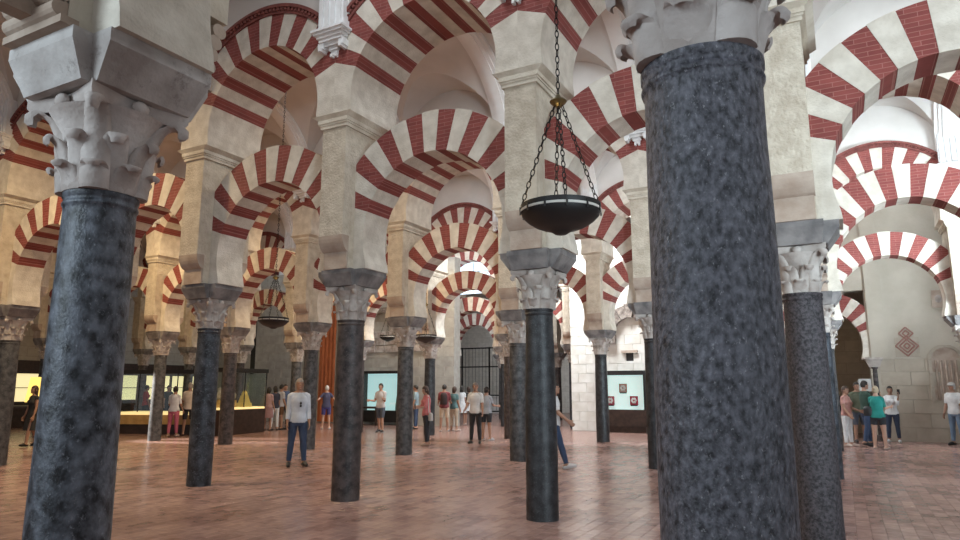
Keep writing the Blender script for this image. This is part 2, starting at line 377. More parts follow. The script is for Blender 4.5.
# ------------------------------------------------------------------ piers above the columns
PH, PD = .225, .55            # half width along the arcade, half depth across
Z_C0, Z_C1 = 5.55, 5.75
def pier_meshes(rolled):
    b = MB().box(-PH, PH, -PD, PD, 3.86, Z_C0).box(-PH, PH, -.40, .40, Z_IMP, 3.86)
    body = b.mesh('body', M_STONER if not rolled else M_STONE)
    cs = []
    for s in (-1, 1):
        if rolled:
            mb = MB()
            for k, (y, z) in enumerate(((.43, 3.455), (.44, 3.54), (.455, 3.625), (.475, 3.71), (.50, 3.795))):
                n = 16; ring = [(s*(y+.05*math.cos(2*PI*i/n)), z+.047*math.sin(2*PI*i/n)) for i in range(n)]
                if s > 0: ring = ring
                mb.prismX(ring, -PH+.005, PH-.005)
            mb.box(-.05, .05, min(s*.40, s*.62), max(s*.40, s*.575), 3.44, 3.86)
            mb.box(-PH-.03, PH+.03, min(s*.36, s*.45), max(s*.36, s*.45), Z_IMP, 3.41)
        else:
            P = [(.40, 3.86), (PD+.004, 3.86)]+[(.40+(PD-.396)*math.cos(t*PI/2/7), 3.86-.24*math.sin(t*PI/2/7)) for t in range(1, 8)]
            P = [(s*y, z) for y, z in P]
            mb = MB().prismX(P, -PH-.003, PH+.003)
            mb.box(-PH+.01, PH-.01, min(s*.39, s*.43), max(s*.39, s*.43), Z_IMP, 3.63)
        cs.append(mb.mesh('corbel', M_CORB))
    mb = MB()
    for z0, z1, e in ((Z_C0, Z_C0+.05, .03), (Z_C0+.05, Z_C0+.08, .045), (Z_C0+.08, Z_C0+.14, .06)): mb.box(-PH-e, PH+e, -PD-e, PD+e, z0, z1)
    mb.frus(Z_C0+.14, PH+.06, PD+.06, Z_C1, PH+.14, PD+.10)
    return body, cs, mb.mesh('cornice', M_STONE)
PM = {False: pier_meshes(False), True: pier_meshes(True)}
def pier(X, Y, label, rolled=False, group=None):
    t = thing('pier', label, 'pier', (X, Y, 0), 0, group); b, cs, co = PM[rolled]
    link('body', b, t); link('cornice', co, t)
    for c in cs: link('corbel', c, t)

# ------------------------------------------------------------------ arches
HB = BAY/2
def clip(poly, xm):
    for s in (1, -1):
        out = []
        for i in range(len(poly)):
            a, b = poly[i], poly[(i+1) % len(poly)]; ia, ib = s*a[0] <= xm+1e-9, s*b[0] <= xm+1e-9
            if ia: out.append(a)
            if ia != ib:
                t = (s*xm-a[0])/(b[0]-a[0]); out.append((s*xm, a[1]+t*(b[1]-a[1])))
        poly = out
    return poly
def pol(zc, r, a): return (r*math.cos(a), zc+r*math.sin(a))
LOW = dict(zc=3.83, ri=1.17, ro=1.79, a0=20, n=15, xm=HB-PH+.002, d=.285, zb=Z_IMP, bot=1.10)
UPP = dict(zc=6.02, ri=1.235, ro=1.80, a0=20.5, n=15, xm=HB, d=.60, zb=Z_C1, bot=1.225)
def arch_meshes(p):
    zc, ri, ro, n = p['zc'], p['ri'], p['ro'], p['n']; A0 = math.radians(p['a0']); st = (PI-2*A0)/n; out = []
    for k in range(n):
        a, b = A0+k*st, A0+(k+1)*st; red = k % 2 == 0; d = p['d']-(.006 if red else 0); rI = ri+(.006 if red else 0)
        P = [pol(zc, rI, a+(b-a)*t/3) for t in range(4)]; Q = [pol(zc, ro-(.008 if red else 0), b-(b-a)*t/3) for t in range(4)]
        poly = clip([*Q, *P], p['xm']); poly = poly[::-1]
        ar = sum(poly[i][0]*poly[(i+1) % len(poly)][1]-poly[(i+1) % len(poly)][0]*poly[i][1] for i in range(len(poly)))
        if ar < 0: poly = poly[::-1]
        out.append(MB().prismY(poly, -d, d).mesh('voussoir', M_RED if red else M_WHITEV))
    sp = []
    ab = math.asin(max(-1, (p['zb']-zc)/ri)); 
    for s in (1, -1):
        inner = [pol(zc, ri, ab+(A0-ab)*t/8) for t in range(9)]
        inner[0] = (p['bot'], p['zb'])
        outer = [pol(zc, ro, A0)] if pol(zc, ro, A0)[0] < p['xm'] else []
        zt = zc+math.tan(A0)*p['xm']
        poly = inner+[(p['xm'], zt), (p['xm'], p['zb'])]
        poly = [(s*x, z) for x, z in poly]
        ar = sum(poly[i][0]*poly[(i+1) % len(poly)][1]-poly[(i+1) % len(poly)][0]*poly[i][1] for i in range(len(poly)))
        if ar < 0: poly = poly[::-1]
        sp.append(MB().prismY(poly, -p['d']+.001, p['d']-.001).mesh('springer', M_WHITEV))
    # all voussoirs in one mesh for the far rows
    mb = MB(); mi = []
    for me in out:
        mb.add([v.co[:] for v in me.vertices], [tuple(f.vertices) for f in me.polygons]); mi += [0 if me.materials[0] == M_RED else 1]*len(me.polygons)
    j = mb.mesh('voussoirs', M_RED); j.materials.append(M_WHITEV); j.polygons.foreach_set('material_index', mi)
    return out, sp, j
AM = {'low': arch_meshes(LOW), 'upp': arch_meshes(UPP)}
def dentil_mesh():
    mb = MB(); zc, r0 = UPP['zc'], UPP['ro']
    a0 = math.acos((HB-.02)/(r0+.14)); n = 40
    for k in range(n):
        a, b = a0+(PI-2*a0)*k/n, a0+(PI-2*a0)*(k+1)/n
        for (q0, q1, ra, rb, d) in ((a, b, r0-.01, r0+.035, .625), (a, a+(b-a)*.55, r0+.035, r0+.085, .655), (a+(b-a)*.55, b, r0+.035, r0+.085, .62), (a, b, r0+.085, r0+.14, .67)):
            P = [pol(zc, ra, q0), pol(zc, rb, q0), pol(zc, rb, q1), pol(zc, ra, q1)]
            P = clip(P, HB)
            if len(P) > 2: mb.prismY(P, -d, d)
    return mb.mesh('dentil_course', M_DENT)
DENT = dentil_mesh()
# spandrel wall above the upper arches, white stucco brackets of the vault ribs
def spandrel_mesh():
    zc, r = UPP['zc'], UPP['ro']+.1; zt = 9.9; a0 = math.acos(HB/r); P = [(HB, zt), (-HB, zt)]
    n = 24
    mb = MB(); pts = [pol(zc, r, PI-a0-(PI-2*a0)*k/n) for k in range(n+1)]
    d = .56
    for k in range(n):
        (x0, z0), (x1, z1) = pts[k], pts[k+1]
        mb.prismY([(x0, z0), (x1, z1), (x1, zt), (x0, zt)], -d, d)
    return mb.mesh('spandrel', M_VAULT)
SPAN = spandrel_mesh()
def arch(kind, X, Y, label, far=False, group=None):
    t = thing('horseshoe_arch' if kind == 'low' else 'upper_arch', label, 'arch', (X, Y, 0), 0, group)
    vs, sp, j = AM[kind]
    if far: o = link('voussoir_ring', j, t); o['kind'] = 'stuff'
    else:
        for v in vs: link('voussoir', v, t)
    for s in sp: link('springer', s, t)
    if kind == 'upp': link('dentil_course', DENT, t); link('spandrel', SPAN, t)

def bracket_mesh():
    mb = MB()
    for z0, z1, w, d in ((6.74, 6.80, .06, .07), (6.80, 6.86, .09, .10), (6.86, 6.92, .16, .14), (6.92, 6.97, .22, .19), (6.97, 7.02, .24, .22), (7.02, 7.06, .28, .26), (7.06, 7.10, .31, .29)):
        mb.box(-w, w, -.56-d, -.56, z0, z1)
    mb.box(-.055, -.02, -.665, -.56, 6.69, 6.74).box(.02, .055, -.665, -.56, 6.69, 6.74)
    for x in (-.2, .2): mb.box(x-.05, x+.05, -.73, -.56, 6.82, 6.92).box(x-.025, x+.025, -.75, -.56, 6.78, 6.83)
    mb.box(-.25, .25, -.74, -.56, 7.10, 7.9)
    for x in (-.18, -.06, .06, .18): mb.box(x-.035, x+.035, -.765, -.74, 7.12, 7.9)
    return mb.mesh('bracket', M_STUCCO)
BRM = bracket_mesh()

# vault over one aisle, bay by bay: barrel along X cut by lunettes
def vault_bay(hy):
    zs, rise, lz, lr, lh = 7.35, 1.95, 7.35, 1.62, 1.5
    nx, nb, nl = 28, 14, 4; V = []; F = []; cols = 2*(nb//2)+1
    rows = []
    for i in range(nx+1):
        x = -HB+BAY*i/nx; h2 = lz+lr*math.sqrt(max(0, 1-(x/lh)**2)) if abs(x) < lh else lz
        q = min(1, max(0, (h2-zs)/rise)); yi = hy*math.sqrt(max(0, 1-q*q)) if h2 > zs+1e-6 else hy
        prof = [(-hy+(hy-yi)*k/nl, h2) for k in range(nl)]
        for k in range(nb+1):
            t0 = math.acos(min(1, yi/hy)); t = PI-t0-(PI-2*t0)*k/nb
            prof.append((hy*math.cos(t), zs+rise*math.sin(t)))
        prof += [(yi+(hy-yi)*(k+1)/nl, h2) for k in range(nl)]
        rows.append(prof)
    m = len(rows[0])
    for i, pr in enumerate(rows):
        x = -HB+BAY*i/nx
        V += [(x, y, z) for y, z in pr]
    for i in range(nx):
        for k in range(m-1):
            a = i*m+k; F.append((a, a+1, a+m+1, a+m))
    mb = MB().add(V, F); return mb.mesh('vault', M_VAULT, ang=25)
def rib_mesh(hy):
    zs, rise = 7.35, 1.95; mb = MB(); n = 28
    for (w, th) in ((.27, .07), (.18, .11), (.10, .14)):
        pts = []
        for k in range(n+1):
            t = PI*k/n; pts.append((hy*math.cos(t), zs+rise*math.sin(t), (hy-th)*math.cos(t), zs+(rise-th)*math.sin(t)))
        for k in range(n):
            a, b = pts[k], pts[k+1]
            mb.prismX([(a[0], a[1]), (a[2], a[3]), (b[2], b[3]), (b[0], b[1])], -w, w)
    return mb.mesh('rib', M_RIB)

# ------------------------------------------------------------------ lay out the arcades
near_cols = {
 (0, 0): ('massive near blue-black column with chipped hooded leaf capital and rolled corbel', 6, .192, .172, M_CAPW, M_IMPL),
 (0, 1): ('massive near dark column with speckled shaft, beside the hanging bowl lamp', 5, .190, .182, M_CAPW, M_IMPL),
 (1, -2): ('slim blue-black column in front of the long glass showcase', 0, .20, .186, M_CAP, M_IMPD),
 (1, -1): ('brown-purple column with worn shaft beside the man in jeans', 1, .209, .195, M_CAP, M_IMPD),
 (1, 0): ('black column with a striding man passing behind it', 2, .204, .178, M_CAP, M_IMPD),
 (1, 1): ('rough dark plum column just behind the massive speckled column', 4, .22, .195, M_CAP, M_IMPD),
 (2, -5): ('slim column lit pale blue by daylight next to the woman in pink trousers', 3, .19, .175, M_CAP, M_IMPD),
 (2, -4): ('dark column before the dark-plinthed end of the glass showcase', 1, .20, .18, M_CAP, M_IMPD),
 (2, -3): ('dark column right behind the man in jeans', 3, .20, .185, M_CAP, M_IMPD),
 (2, -2): ('grey column between the lit wall showcase and the woman in a pink blouse', 3, .205, .19, M_CAP, M_IMPD),
 (2, -1): ('grey-brown column half hidden by the black column', 3, .205, .19, M_CAP, M_IMPD),
 (3, -1): ('dark column beside the wall showcase with three red panels', 2, .20, .175, M_CAP, M_IMPD),
 (3, -3): ('dark column behind the woman in a pink blouse', 2, .195, .18, M_CAP, M_IMPD),
}
KR = {0: (-1, 3), 1: (-6, 3), 2: (-8, 3), 3: (-8, 3), 4: (-8, -2), 5: (-8, -3)}
RN = {0: 'the massive near arcade', 1: 'the black column arcade', 2: 'the arcade behind the jeans man',
      3: 'the arcade by the wall showcases', 4: 'the back passage arcade', 5: 'the last arcade before the grille'}
for r, (k0, k1) in KR.items():
    Y = ROWS[r]
    for k in range(k0, k1+1):
        X = k*BAY; det = r <= 1
        if (r, k) in near_cols:
            lab, mi, rb, rt, cm, im = near_cols[(r, k)]; column(X, Y, lab, mi, rb, rt, cm, im, det)
            pier(X, Y, 'pale stone pier rising over the '+' '.join(lab.split()[:4]).replace(' with','').replace(' in','')+(' with stacked roll corbels' if r == 0 else ' to the striped arches'), r == 0)
        else:
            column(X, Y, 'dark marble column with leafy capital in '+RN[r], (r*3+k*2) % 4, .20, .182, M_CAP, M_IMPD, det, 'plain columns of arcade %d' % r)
            pier(X, Y, 'pale stone pier above a column of '+RN[r], r == 0, 'piers of arcade %d' % r)
        if k < k1:
            far = r >= 4; xm = X+HB
            NICK = {(2, -5): 'daylit slim column', (2, -4): 'showcase end column', (2, -3): 'column behind the jeans man', (2, -2): 'grey showcase column', (2, -1): 'half hidden grey-brown column',
                    (3, -1): 'red panel showcase column', (3, -3): 'column behind the pink blouse', (3, -2): 'column it hides'}
            SP = {(1, 1): ('wide striped horseshoe arch springing from the rough plum column', 'upper arch above the wide arch of the rough plum column'),
                  (2, 1): ('pale lit horseshoe arch framing the view of the bare wall', 'upper arch with dentils above the arch framing the bare wall'),
                  (3, 1): ('small pale lit horseshoe arch directly before the lozenge relief and niche', 'upper arch directly before the bare wall niche'),
                  (0, 0): ('big near arch springing off the massive blue-black column', 'upper arch over the massive blue-black column')}
            if (r, k) in SP:
                arch('low', xm, Y, SP[(r, k)][0], far); arch('upp', xm, Y, SP[(r, k)][1], far)
            elif (r, k) in NICK and (r, k+1) in NICK:
                arch('low', xm, Y, 'striped horseshoe arch between the %s and the %s' % (NICK[(r, k)], NICK[(r, k+1)]), far)
                arch('upp', xm, Y, 'upper arch over the %s and the %s' % (NICK[(r, k)], NICK[(r, k+1)]), far)
            elif r == 1 and -2 <= k <= 0:
                b = {-2: ('blue-black', 'brown-purple'), -1: ('brown-purple', 'black'), 0: ('black', 'rough plum')}[k]
                arch('low', xm, Y, 'red and white horseshoe arch between the %s column and the %s column' % b)
                arch('upp', xm, Y, 'round striped upper arch over the bay from the %s to the %s column' % b)
            else:
                arch('low', xm, Y, 'red and white striped horseshoe arch, lower tier of '+RN[r], far, 'lower arches of arcade %d' % r)
                arch('upp', xm, Y, 'round red and white striped arch, upper tier of '+RN[r], far, 'upper arches of arcade %d' % r)
# vaults
VB = {}
def aisle(Y0, Y1, k0, k1):
    hy = round((Y1-Y0)/2-.56, 3); yc = (Y0+Y1)/2
    if hy not in VB: VB[hy] = (vault_bay(hy), rib_mesh(hy))
    t = struct(bpy.data.objects.new('ceiling', None)); C.objects.link(t); t.location = (0, yc, 0); t['label'] = 'white plaster vault over one aisle'
    for k in range(k0, k1): link('vault', VB[hy][0], t, loc=((k+.5)*BAY, 0, 0))
    for k in range(k0, k1+1): link('rib', VB[hy][1], t, loc=(k*BAY, 0, 0)); link('bracket', BRM, t, loc=(k*BAY, Y1-yc, 0)); link('bracket', BRM, t, loc=(k*BAY, Y0-yc, 0), rz=PI)
aisle(ROWS[0], ROWS[1], -6, 3); aisle(ROWS[1], ROWS[2], -9, 3); aisle(ROWS[2], ROWS[3], -9, 3)
aisle(ROWS[3], ROWS[4], -9, 3); aisle(ROWS[4], ROWS[5], -9, -2)
for x, y, p in SKY: area('skylight_daylight', (x, y, 9.0 if y < 17 else 8.6), 1.6, p, DAY)
def sunbeam(src, dst, cone, power):
    l = bpy.data.lights.new('sunbeam', 'SPOT'); l.energy = power; l.color = (1, .97, .92); l.spot_size = math.radians(cone); l.spot_blend = .25; l.shadow_soft_size = .15
    o = bpy.data.objects.new('sunbeam', l); C.objects.link(o); o.location = src; o.rotation_euler = (Vector(dst)-Vector(src)).to_track_quat('-Z', 'Y').to_euler()
sunbeam((-25.5, 0.9, 5.4), (-15.8, 5.95, 0.9), 11, 26000)
b_ = G(945, 450); sunbeam((5.6, 14.0, 9.0), (b_.x, b_.y, 0), 13, 1500)
FLOOD = [(3.2, 18.2, 9), (-9.4, -3.0, 380), (-14, 3.0, 330), (-7.8, 6.06, 0), (-11, 9.1, 300), (-11, 14.8, 100), (-20, 9.0, 90), (-4.7, 3.0, 70), (-1.5, 9.1, 30)]
for x, y, p in FLOOD:
    if p: area('warm_floodlight', (x, y, 7.4 if y < 18 else 4.5), .5, p, WARM)
# unseen roof slab added over the vaults to block sky light, sides towards the courtyard stay open
r_ = struct(link('ceiling', MB().box(-34, 16, -9.5, 42, 9.95, 10.3).mesh('roof', M_VAULT))); r_['label'] = 'roof slab added above the vaults to block sky light'

# ------------------------------------------------------------------ outer walls
def wall(name, boxes, m, label):
    mb = MB()
    for b in boxes: mb.box(*b)
    o = struct(link(name, mb.mesh(name, m))); o['label'] = label; return o
YW = 16.95
wall('wall_left', [(-28, -27, -16, 42, -.006, 9.95)], M_WALLX, 'stone block end wall beyond the showcases')
M_MORTAR = mat('mortar', (.50,.46,.40), .9, (.58,.54,.47), 5)
M_BLKP = mat('pale_block', (.56,.52,.46), .88, (.68,.65,.60), 2.5, .3, 30)
M_BLKB = mat('beige_block', (.40,.345,.275), .9, (.48,.42,.34), 2.5, .3, 30)
M_PLASTER = mat('beige_plaster', (.42,.37,.30), .9, (.50,.45,.37), 1.2, .25, 14)
def block_wall(w, x0, x1, Y, z0, z1, bw, bh, m, limit=290):
    g = .0025
    cache = {}; n = 0; row = 0; z = z0
    while z < z1-.05:
        h = min(bh, z1-z); x = x0-(bw/2 if row % 2 else 0)
        while x < x1-.02:
            a, b = max(x, x0), min(x+bw, x1)
            if b-a > .05 and n < limit:
                key = (round(b-a, 2), round(h, 2), random.randrange(3))
                if key not in cache:
                    d = .010+.004*key[2]; ww, hh = (b-a)/2-g, h-2*g; e = .005
                    V = [(-ww,0,0),(ww,0,0),(ww,0,hh),(-ww,0,hh),(-ww+e,-d,e),(ww-e,-d,e),(ww-e,-d,hh-e),(-ww+e,-d,hh-e)]
                    cache[key] = MB().add(V, [(4,5,6,7),(0,1,5,4),(1,2,6,5),(2,3,7,6),(3,0,4,7)]).mesh('stone_block', m)
                link('stone_block', cache[key], w, loc=((a+b)/2, Y, z+g)); n += 1
            x += bw
        z += bh; row += 1
wb = wall('wall_back', [(-27, -11.2, YW, YW+.5, -.006, 7.3)], mat('mortar_grey', (.30,.28,.25), .9, (.36,.34,.30), 5), 'pale stone back wall behind the lit showcase')
block_wall(wb, -25, -11.2, YW, 0, 7.3, .86, .42, mat('grey_block', (.33,.31,.275), .9, (.43,.41,.36), 2.5, .3, 30))  # blocks toned darker than the other back wall to carry the shade here
wb = wall('wall_back', [(-5.9, 2.2, YW, YW+.5, -.006, 7.3)], M_MORTAR, 'bright pale stone wall behind the red panel showcase')
block_wall(wb, -5.9, -1.2, YW, 0, 7.3, .62, .36, M_BLKP)
YR = 16.6
wb = wall('wall_back', [(4.25, 16, YR, YR+.6, -.006, 9.9), (1.2, 4.25, YR+.02, YR+.58, 4.72, 9.9), (4.3, 4.75, YR-.08, YR, 2.5, 9.9)], M_PLASTER, 'bare beige stone wall behind the visitors in jeans and shorts')
block_wall(wb, 4.5, 9, YR, 0, 2.5, .8, .42, M_BLKB)
wall('wall_far', [(-34, 16, 34, 34.6, -.006, 9.95)], M_WALLP, 'pale far wall behind the iron grille')
wall('wall_room', [(0.2, 8, 20.5, 20.8, -.006, 9.9), (7.7, 8, 17.2, 20.5, -.006, 9.9)], M_WALL, 'dim room wall beyond the side doorway')

# low arch of the doorway in the bare wall, standing on an engaged column
t = thing('horseshoe_arch', 'yellowish striped doorway arch springing from the engaged column in the bare wall', 'arch', (4.25-HB+.25, YR+.29, -.86))
for v in AM['low'][0]: link('voussoir', v, t)
for v in AM['low'][1]: link('springer', v, t)
t = thing('engaged_column', 'short brown engaged column at the doorway of the bare wall', 'column', (4.36, YR+.1, 0))
link('shaft', MB().lathe([(.17, 0), (.17, .15), (.13, .18), (.12, 2.2), (.14, 2.22), (.14, 2.26)], 20).mesh('shaft', M_SHAFT[1], ang=40), t)
link('capital', MB().frus(2.26, .14, .14, 2.50, .24, .22).box(-.25, .25, -.23, .23, 2.50, 2.56).mesh('capital', M_CAP), t)
# recessed blocked niche and carved lozenge panel on the bare wall
M_RELR = plain('relief_red', (0.30, 0.15, 0.12), 0.9)
def onw(px, py, Y=YR): p = onY(px, py, Y); return p.x, p.z
x0, z0 = onw(896, 357); x1, z1 = onw(917, 325)
rel = thing('lozenge_relief', 'reddish carved stepped lozenge lattice panel on the bare wall', 'relief', ((x0+x1)/2, YR, z0))
w2 = (x1-x0)/2; hh = z1-z0
mb = MB().box(-w2, w2, -.02, 0, 0, hh*.62).box(-w2*.62, w2*.62, -.02, 0, hh*.62, hh*.84).box(-w2*.34, w2*.34, -.02, 0, hh*.84, hh)
link('panel', mb.mesh('panel', M_WALL), rel)
for (cz, rr) in ((hh*.34, w2*.95), (hh*.34, w2*.62), (hh*.34, w2*.28), (hh*.74, w2*.60), (hh*.74, w2*.28)):
    for q in range(4):
        a, b = q*PI/2, (q+1)*PI/2
        p, r2 = (rr*math.cos(a), cz+rr*math.sin(a)), (rr*math.cos(b), cz+rr*math.sin(b))
        if min(p[1], r2[1]) < 0: continue
        link('lattice_strip', MB().tube((p[0], -.03, p[1]), (r2[0], -.03, r2[1]), .022, n=6).mesh('lattice_strip', M_RELR), rel)
x0, z0 = onw(938, 402); x1, z1 = onw(956, 347)
ni = thing('wall_niche', 'blocked round-headed niche with worn fluted slab in the bare wall', 'niche', ((x0+x1)/2, YR, z0))
w2 = (x1-x0)/2+.05; hh = z1-z0
P = [(-w2, 0), (w2, 0), (w2, hh-w2)]+[(w2*math.cos(PI*k/10), hh-w2+w2*math.sin(PI*k/10)) for k in range(1, 10)]+[(-w2, hh-w2)]
link('backing', MB().prismY(P, -.015, 0).mesh('backing', M_CORB), ni)
fr = MB()
for k in range(10):
    a, b = PI*k/10, PI*(k+1)/10; c_ = (0, hh-w2)
    fr.prismY([(w2*math.cos(a), c_[1]+w2*math.sin(a)), ((w2+.09)*math.cos(a), c_[1]+(w2+.09)*math.sin(a)), ((w2+.09)*math.cos(b), c_[1]+(w2+.09)*math.sin(b)), (w2*math.cos(b), c_[1]+w2*math.sin(b))], -.07, 0)
fr.box(-w2-.09, -w2, -.07, 0, -.05, hh-w2).box(w2, w2+.09, -.07, 0, -.05, hh-w2)
link('surround', fr.mesh('surround', M_WALL), ni)
for k in range(5): link('flute', MB().tube((-w2*.7+k*w2*.35, -.02, .05), (-w2*.7+k*w2*.35, -.02, hh-w2*1.1), .035, n=8).mesh('flute', M_CORB, ang=50), ni)
x0, z0 = onw(932, 308); x1, z1 = onw(944, 290)
fr = thing('stone_fragment', 'square carved stone block set in the bare wall above the niche', 'relief', ((x0+x1)/2, YR, z0))
link('block', MB().box(-.16, .16, -.06, 0, 0, z1-z0).mesh('block', M_CORB), fr); link('boss', MB().ell((0, -.06, (z1-z0)/2), .09, .04, .12).mesh('boss', M_CAP, True), fr)

# window glazing inside an upper arch of the back passage
M_PANE = plain('daylight_pane', (0.75, 0.85, 0.92), 0.3, emit=(0.62, 0.83, 1.0), estr=1.6)
def lunette_window(X, Y, n):
    t = struct(bpy.data.objects.new('window_%d' % n, None)); C.objects.link(t); t.location = (X, Y, 0); t['label'] = 'bright lunette window with wire tracery in the upper arch'
    zc, r = UPP['zc'], UPP['ri']-.01; P = [(-r, 5.8), (r, 5.8), (r, zc)]+[pol(zc, r, PI*k/16) for k in range(1, 16)]+[(-r, zc)]
    link('pane', MB().prismY(P, .0, .03).mesh('pane', M_PANE), t)
    tr = MB().tube((-r, -.02, 6.5), (r, -.02, 6.5), .015).tube((0, -.02, 5.8), (0, -.02, 7.2), .015)
    for s in (-1, 1):
        c_ = (s*.5, 6.62)
        for q in range(3):
            a, b = PI/2+q*2*PI/3+(PI), PI/2+(q+1)*2*PI/3+PI
            tr.tube((c_[0]+.34*math.cos(a), -.02, c_[1]+.34*math.sin(a)), (c_[0]+.34*math.cos(b), -.02, c_[1]+.34*math.sin(b)), .014)
    link('tracery', tr.mesh('tracery', M_DARK), t)
lunette_window(-4.5*BAY+0, ROWS[4], 1); lunette_window(-3.5*BAY, ROWS[4], 2)

# iron grille with gate at the end of the back passage
g = thing('iron_grille', 'tall dark iron choir grille closing the back passage', 'grille', (-16.5, 30.5, 0))
for x in (-4, -2, 0, 2, 4): link('post', MB().box(x-.04, x+.04, -.04, .04, 0, 4.2).mesh('post', M_DARK), g)
for z in (.1, 1.1, 2.9, 4.1): link('rail', MB().box(-4, 4, -.03, .03, z, z+.08).mesh('rail', M_DARK), g)
BARM = MB().tube((0, 0, .2), (0, 0, 4.1), .012, n=6).mesh('bar', M_DARK)
for i in range(33): link('bar', BARM, g, loc=(-4+i*.25, 0, 0))
a_ = thing('altar_table', 'white clothed table standing behind the iron grille', 'table', (-16.8, 31.8, 0))
link('cloth', MB().box(-1.6, 1.6, -.5, .5, .0, 1.0).box(-1.7, 1.7, -.55, .55, 1.0, 1.08).mesh('cloth', plain('white_cloth', (.75, .74, .72))), a_)

# ------------------------------------------------------------------ hanging lamps
def torus_mb(mb, c, R, r, n=28, m=8, sx=1.0):
    V = []; 
    for i in range(n):
        a = 2*PI*i/n
        for j in range(m):
            b = 2*PI*j/m; V.append((c[0]+(R+r*math.cos(b))*math.cos(a), c[1]+(R+r*math.cos(b))*math.sin(a), c[2]+r*math.sin(b)))
    F = [(i*m+j, ((i+1) % n)*m+j, ((i+1) % n)*m+(j+1) % m, i*m+(j+1) % m) for i in range(n) for j in range(m)]
    return mb.add(V, F)
def chain_mb(a, b, pitch=.05, r=.005, w=.016):
    a = Vector(a); b = Vector(b); d = b-a; L = d.length; d /= L; n = max(2, int(L/pitch)); mb = MB(); u0 = d.orthogonal().normalized(); w0 = d.cross(u0)
    for k in range(n):
        c = a+d*(L*(k+.5)/n); u = u0 if k % 2 else w0; h = L/n*.62; pts = []
        for i in range(8):
            t = 2*PI*i/8; pts.append(c+d*(h*math.sin(t))+u*(w*math.cos(t)))
        for i in range(8): mb.tube(pts[i], pts[(i+1) % 8], r, n=4, caps=False)
    return mb
LM = {}
def bowl_lamp(X, Y, z, label, R=.335, big=True, zt=9.29):
    t = thing('bowl_lamp', label, 'lamp', (X, Y, z))
    if 'bowl' not in LM:
        p = [(.001, -.175), (.05, -.172), (.075, -.155), (.10, -.14), (.16, -.125), (.22, -.10), (.28, -.06), (.32, -.02), (.335, .03), (.335, .075), (.320, .078), (.318, .03), (.29, -.02), (.2, -.07), (.001, -.09)]
        LM['bowl'] = MB().lathe(p, 40, cap=False).mesh('bowl', M_BLACK, ang=40)
        LM['rim'] = MB().lathe([(.334, .012), (.3395, .014), (.3395, .032), (.334, .034)], 40, cap=False).mesh('rim', M_RINGW, ang=40)
        LM['hub'] = MB().lathe([(.001, -.05), (.03, -.045), (.06, -.02), (.075, 0), (.06, .02), (.03, .035), (.012, .07), (.001, .075)], 24, cap=False).mesh('hub', M_BRASS, ang=50)
    link('bowl', LM['bowl'], t); link('rim', LM['rim'], t); link('hub', LM['hub'], t, loc=(0, 0, 1.0))
    for k in range(12):
        a = k*PI/6; link('stud', MB().box(.336, .345, -.008, .008, -.01, .055).mesh('stud', M_BLACK), t, rz=a)
    for k in range(4):
        a = k*PI/2+.5; p0 = (.325*math.cos(a), .325*math.sin(a), .07); p1 = (.03*math.cos(a), .03*math.sin(a), .97)
        link('chain', chain_mb(p0, p1, .055 if big else .12).mesh('chain', M_DARK), t)
    link('main_chain', chain_mb((0, 0, 1.06), (0, 0, zt-z), .06 if big else .14).mesh('main_chain', M_DARK), t)
    l = bpy.data.lights.new('lamp_bulb', 'POINT'); l.energy = 16; l.color = WARM; l.shadow_soft_size = .1
    o = bpy.data.objects.new('lamp_bulb', l); C.objects.link(o); o.parent = t; o.location = (0, 0, .12)
bowl_lamp(1.48, -3, 3.05, 'large dark bowl lamp with pale rim hanging on chains before the black column')
bowl_lamp(-7.80, 3.03, 3.10, 'dark bowl lamp hanging behind the bay beside the blue-black column', big=True)
bowl_lamp(-7.62, 9.1, 3.12, 'small dark bowl lamp hanging above the woman in a pink blouse', big=False)
bowl_lamp(-13.3, 15.0, 3.70, 'distant small bowl lamp hanging before the lit wall showcase', big=False)

# ------------------------------------------------------------------ showcases
M_GLASS = bpy.data.materials.new('showcase_glass'); M_GLASS.use_nodes = True
nt = M_GLASS.node_tree; nt.nodes.clear(); mo = nt.nodes.new('ShaderNodeOutputMaterial'); mxs = nt.nodes.new('ShaderNodeMixShader'); tr_ = nt.nodes.new('ShaderNodeBsdfTransparent'); gl = nt.nodes.new('ShaderNodeBsdfGlossy')
gl.inputs['Roughness'].default_value = .03; tr_.inputs[0].default_value = (.93, .97, .96, 1); mxs.inputs[0].default_value = .07
nt.links.new(tr_.outputs[0], mxs.inputs[1]); nt.links.new(gl.outputs[0], mxs.inputs[2]); nt.links.new(mxs.outputs[0], mo.inputs[0])
M_LITY = plain('lit_deck_yellow', (.8, .65, .35), .6, emit=(1.0, .74, .32), estr=.9)
M_LITW = plain('lit_panel_white', (.7, .8, .78), .6, emit=(.80, .95, .92), estr=.8)
M_OCHRE = mat('ochre_wood', (.42, .25, .09), .5, (.55, .35, .14), 6)
M_GOLD = plain('gilded', (.75, .52, .16), .35, .7, emit=(1, .7, .2), estr=.15)  # gilding carries a faint added glow of its own
M_ORANGE = mat('orange_light_panel', (.36, .10, .035), .8, (.46, .14, .05), 3)  # orange light on the wall put into a cloth colour
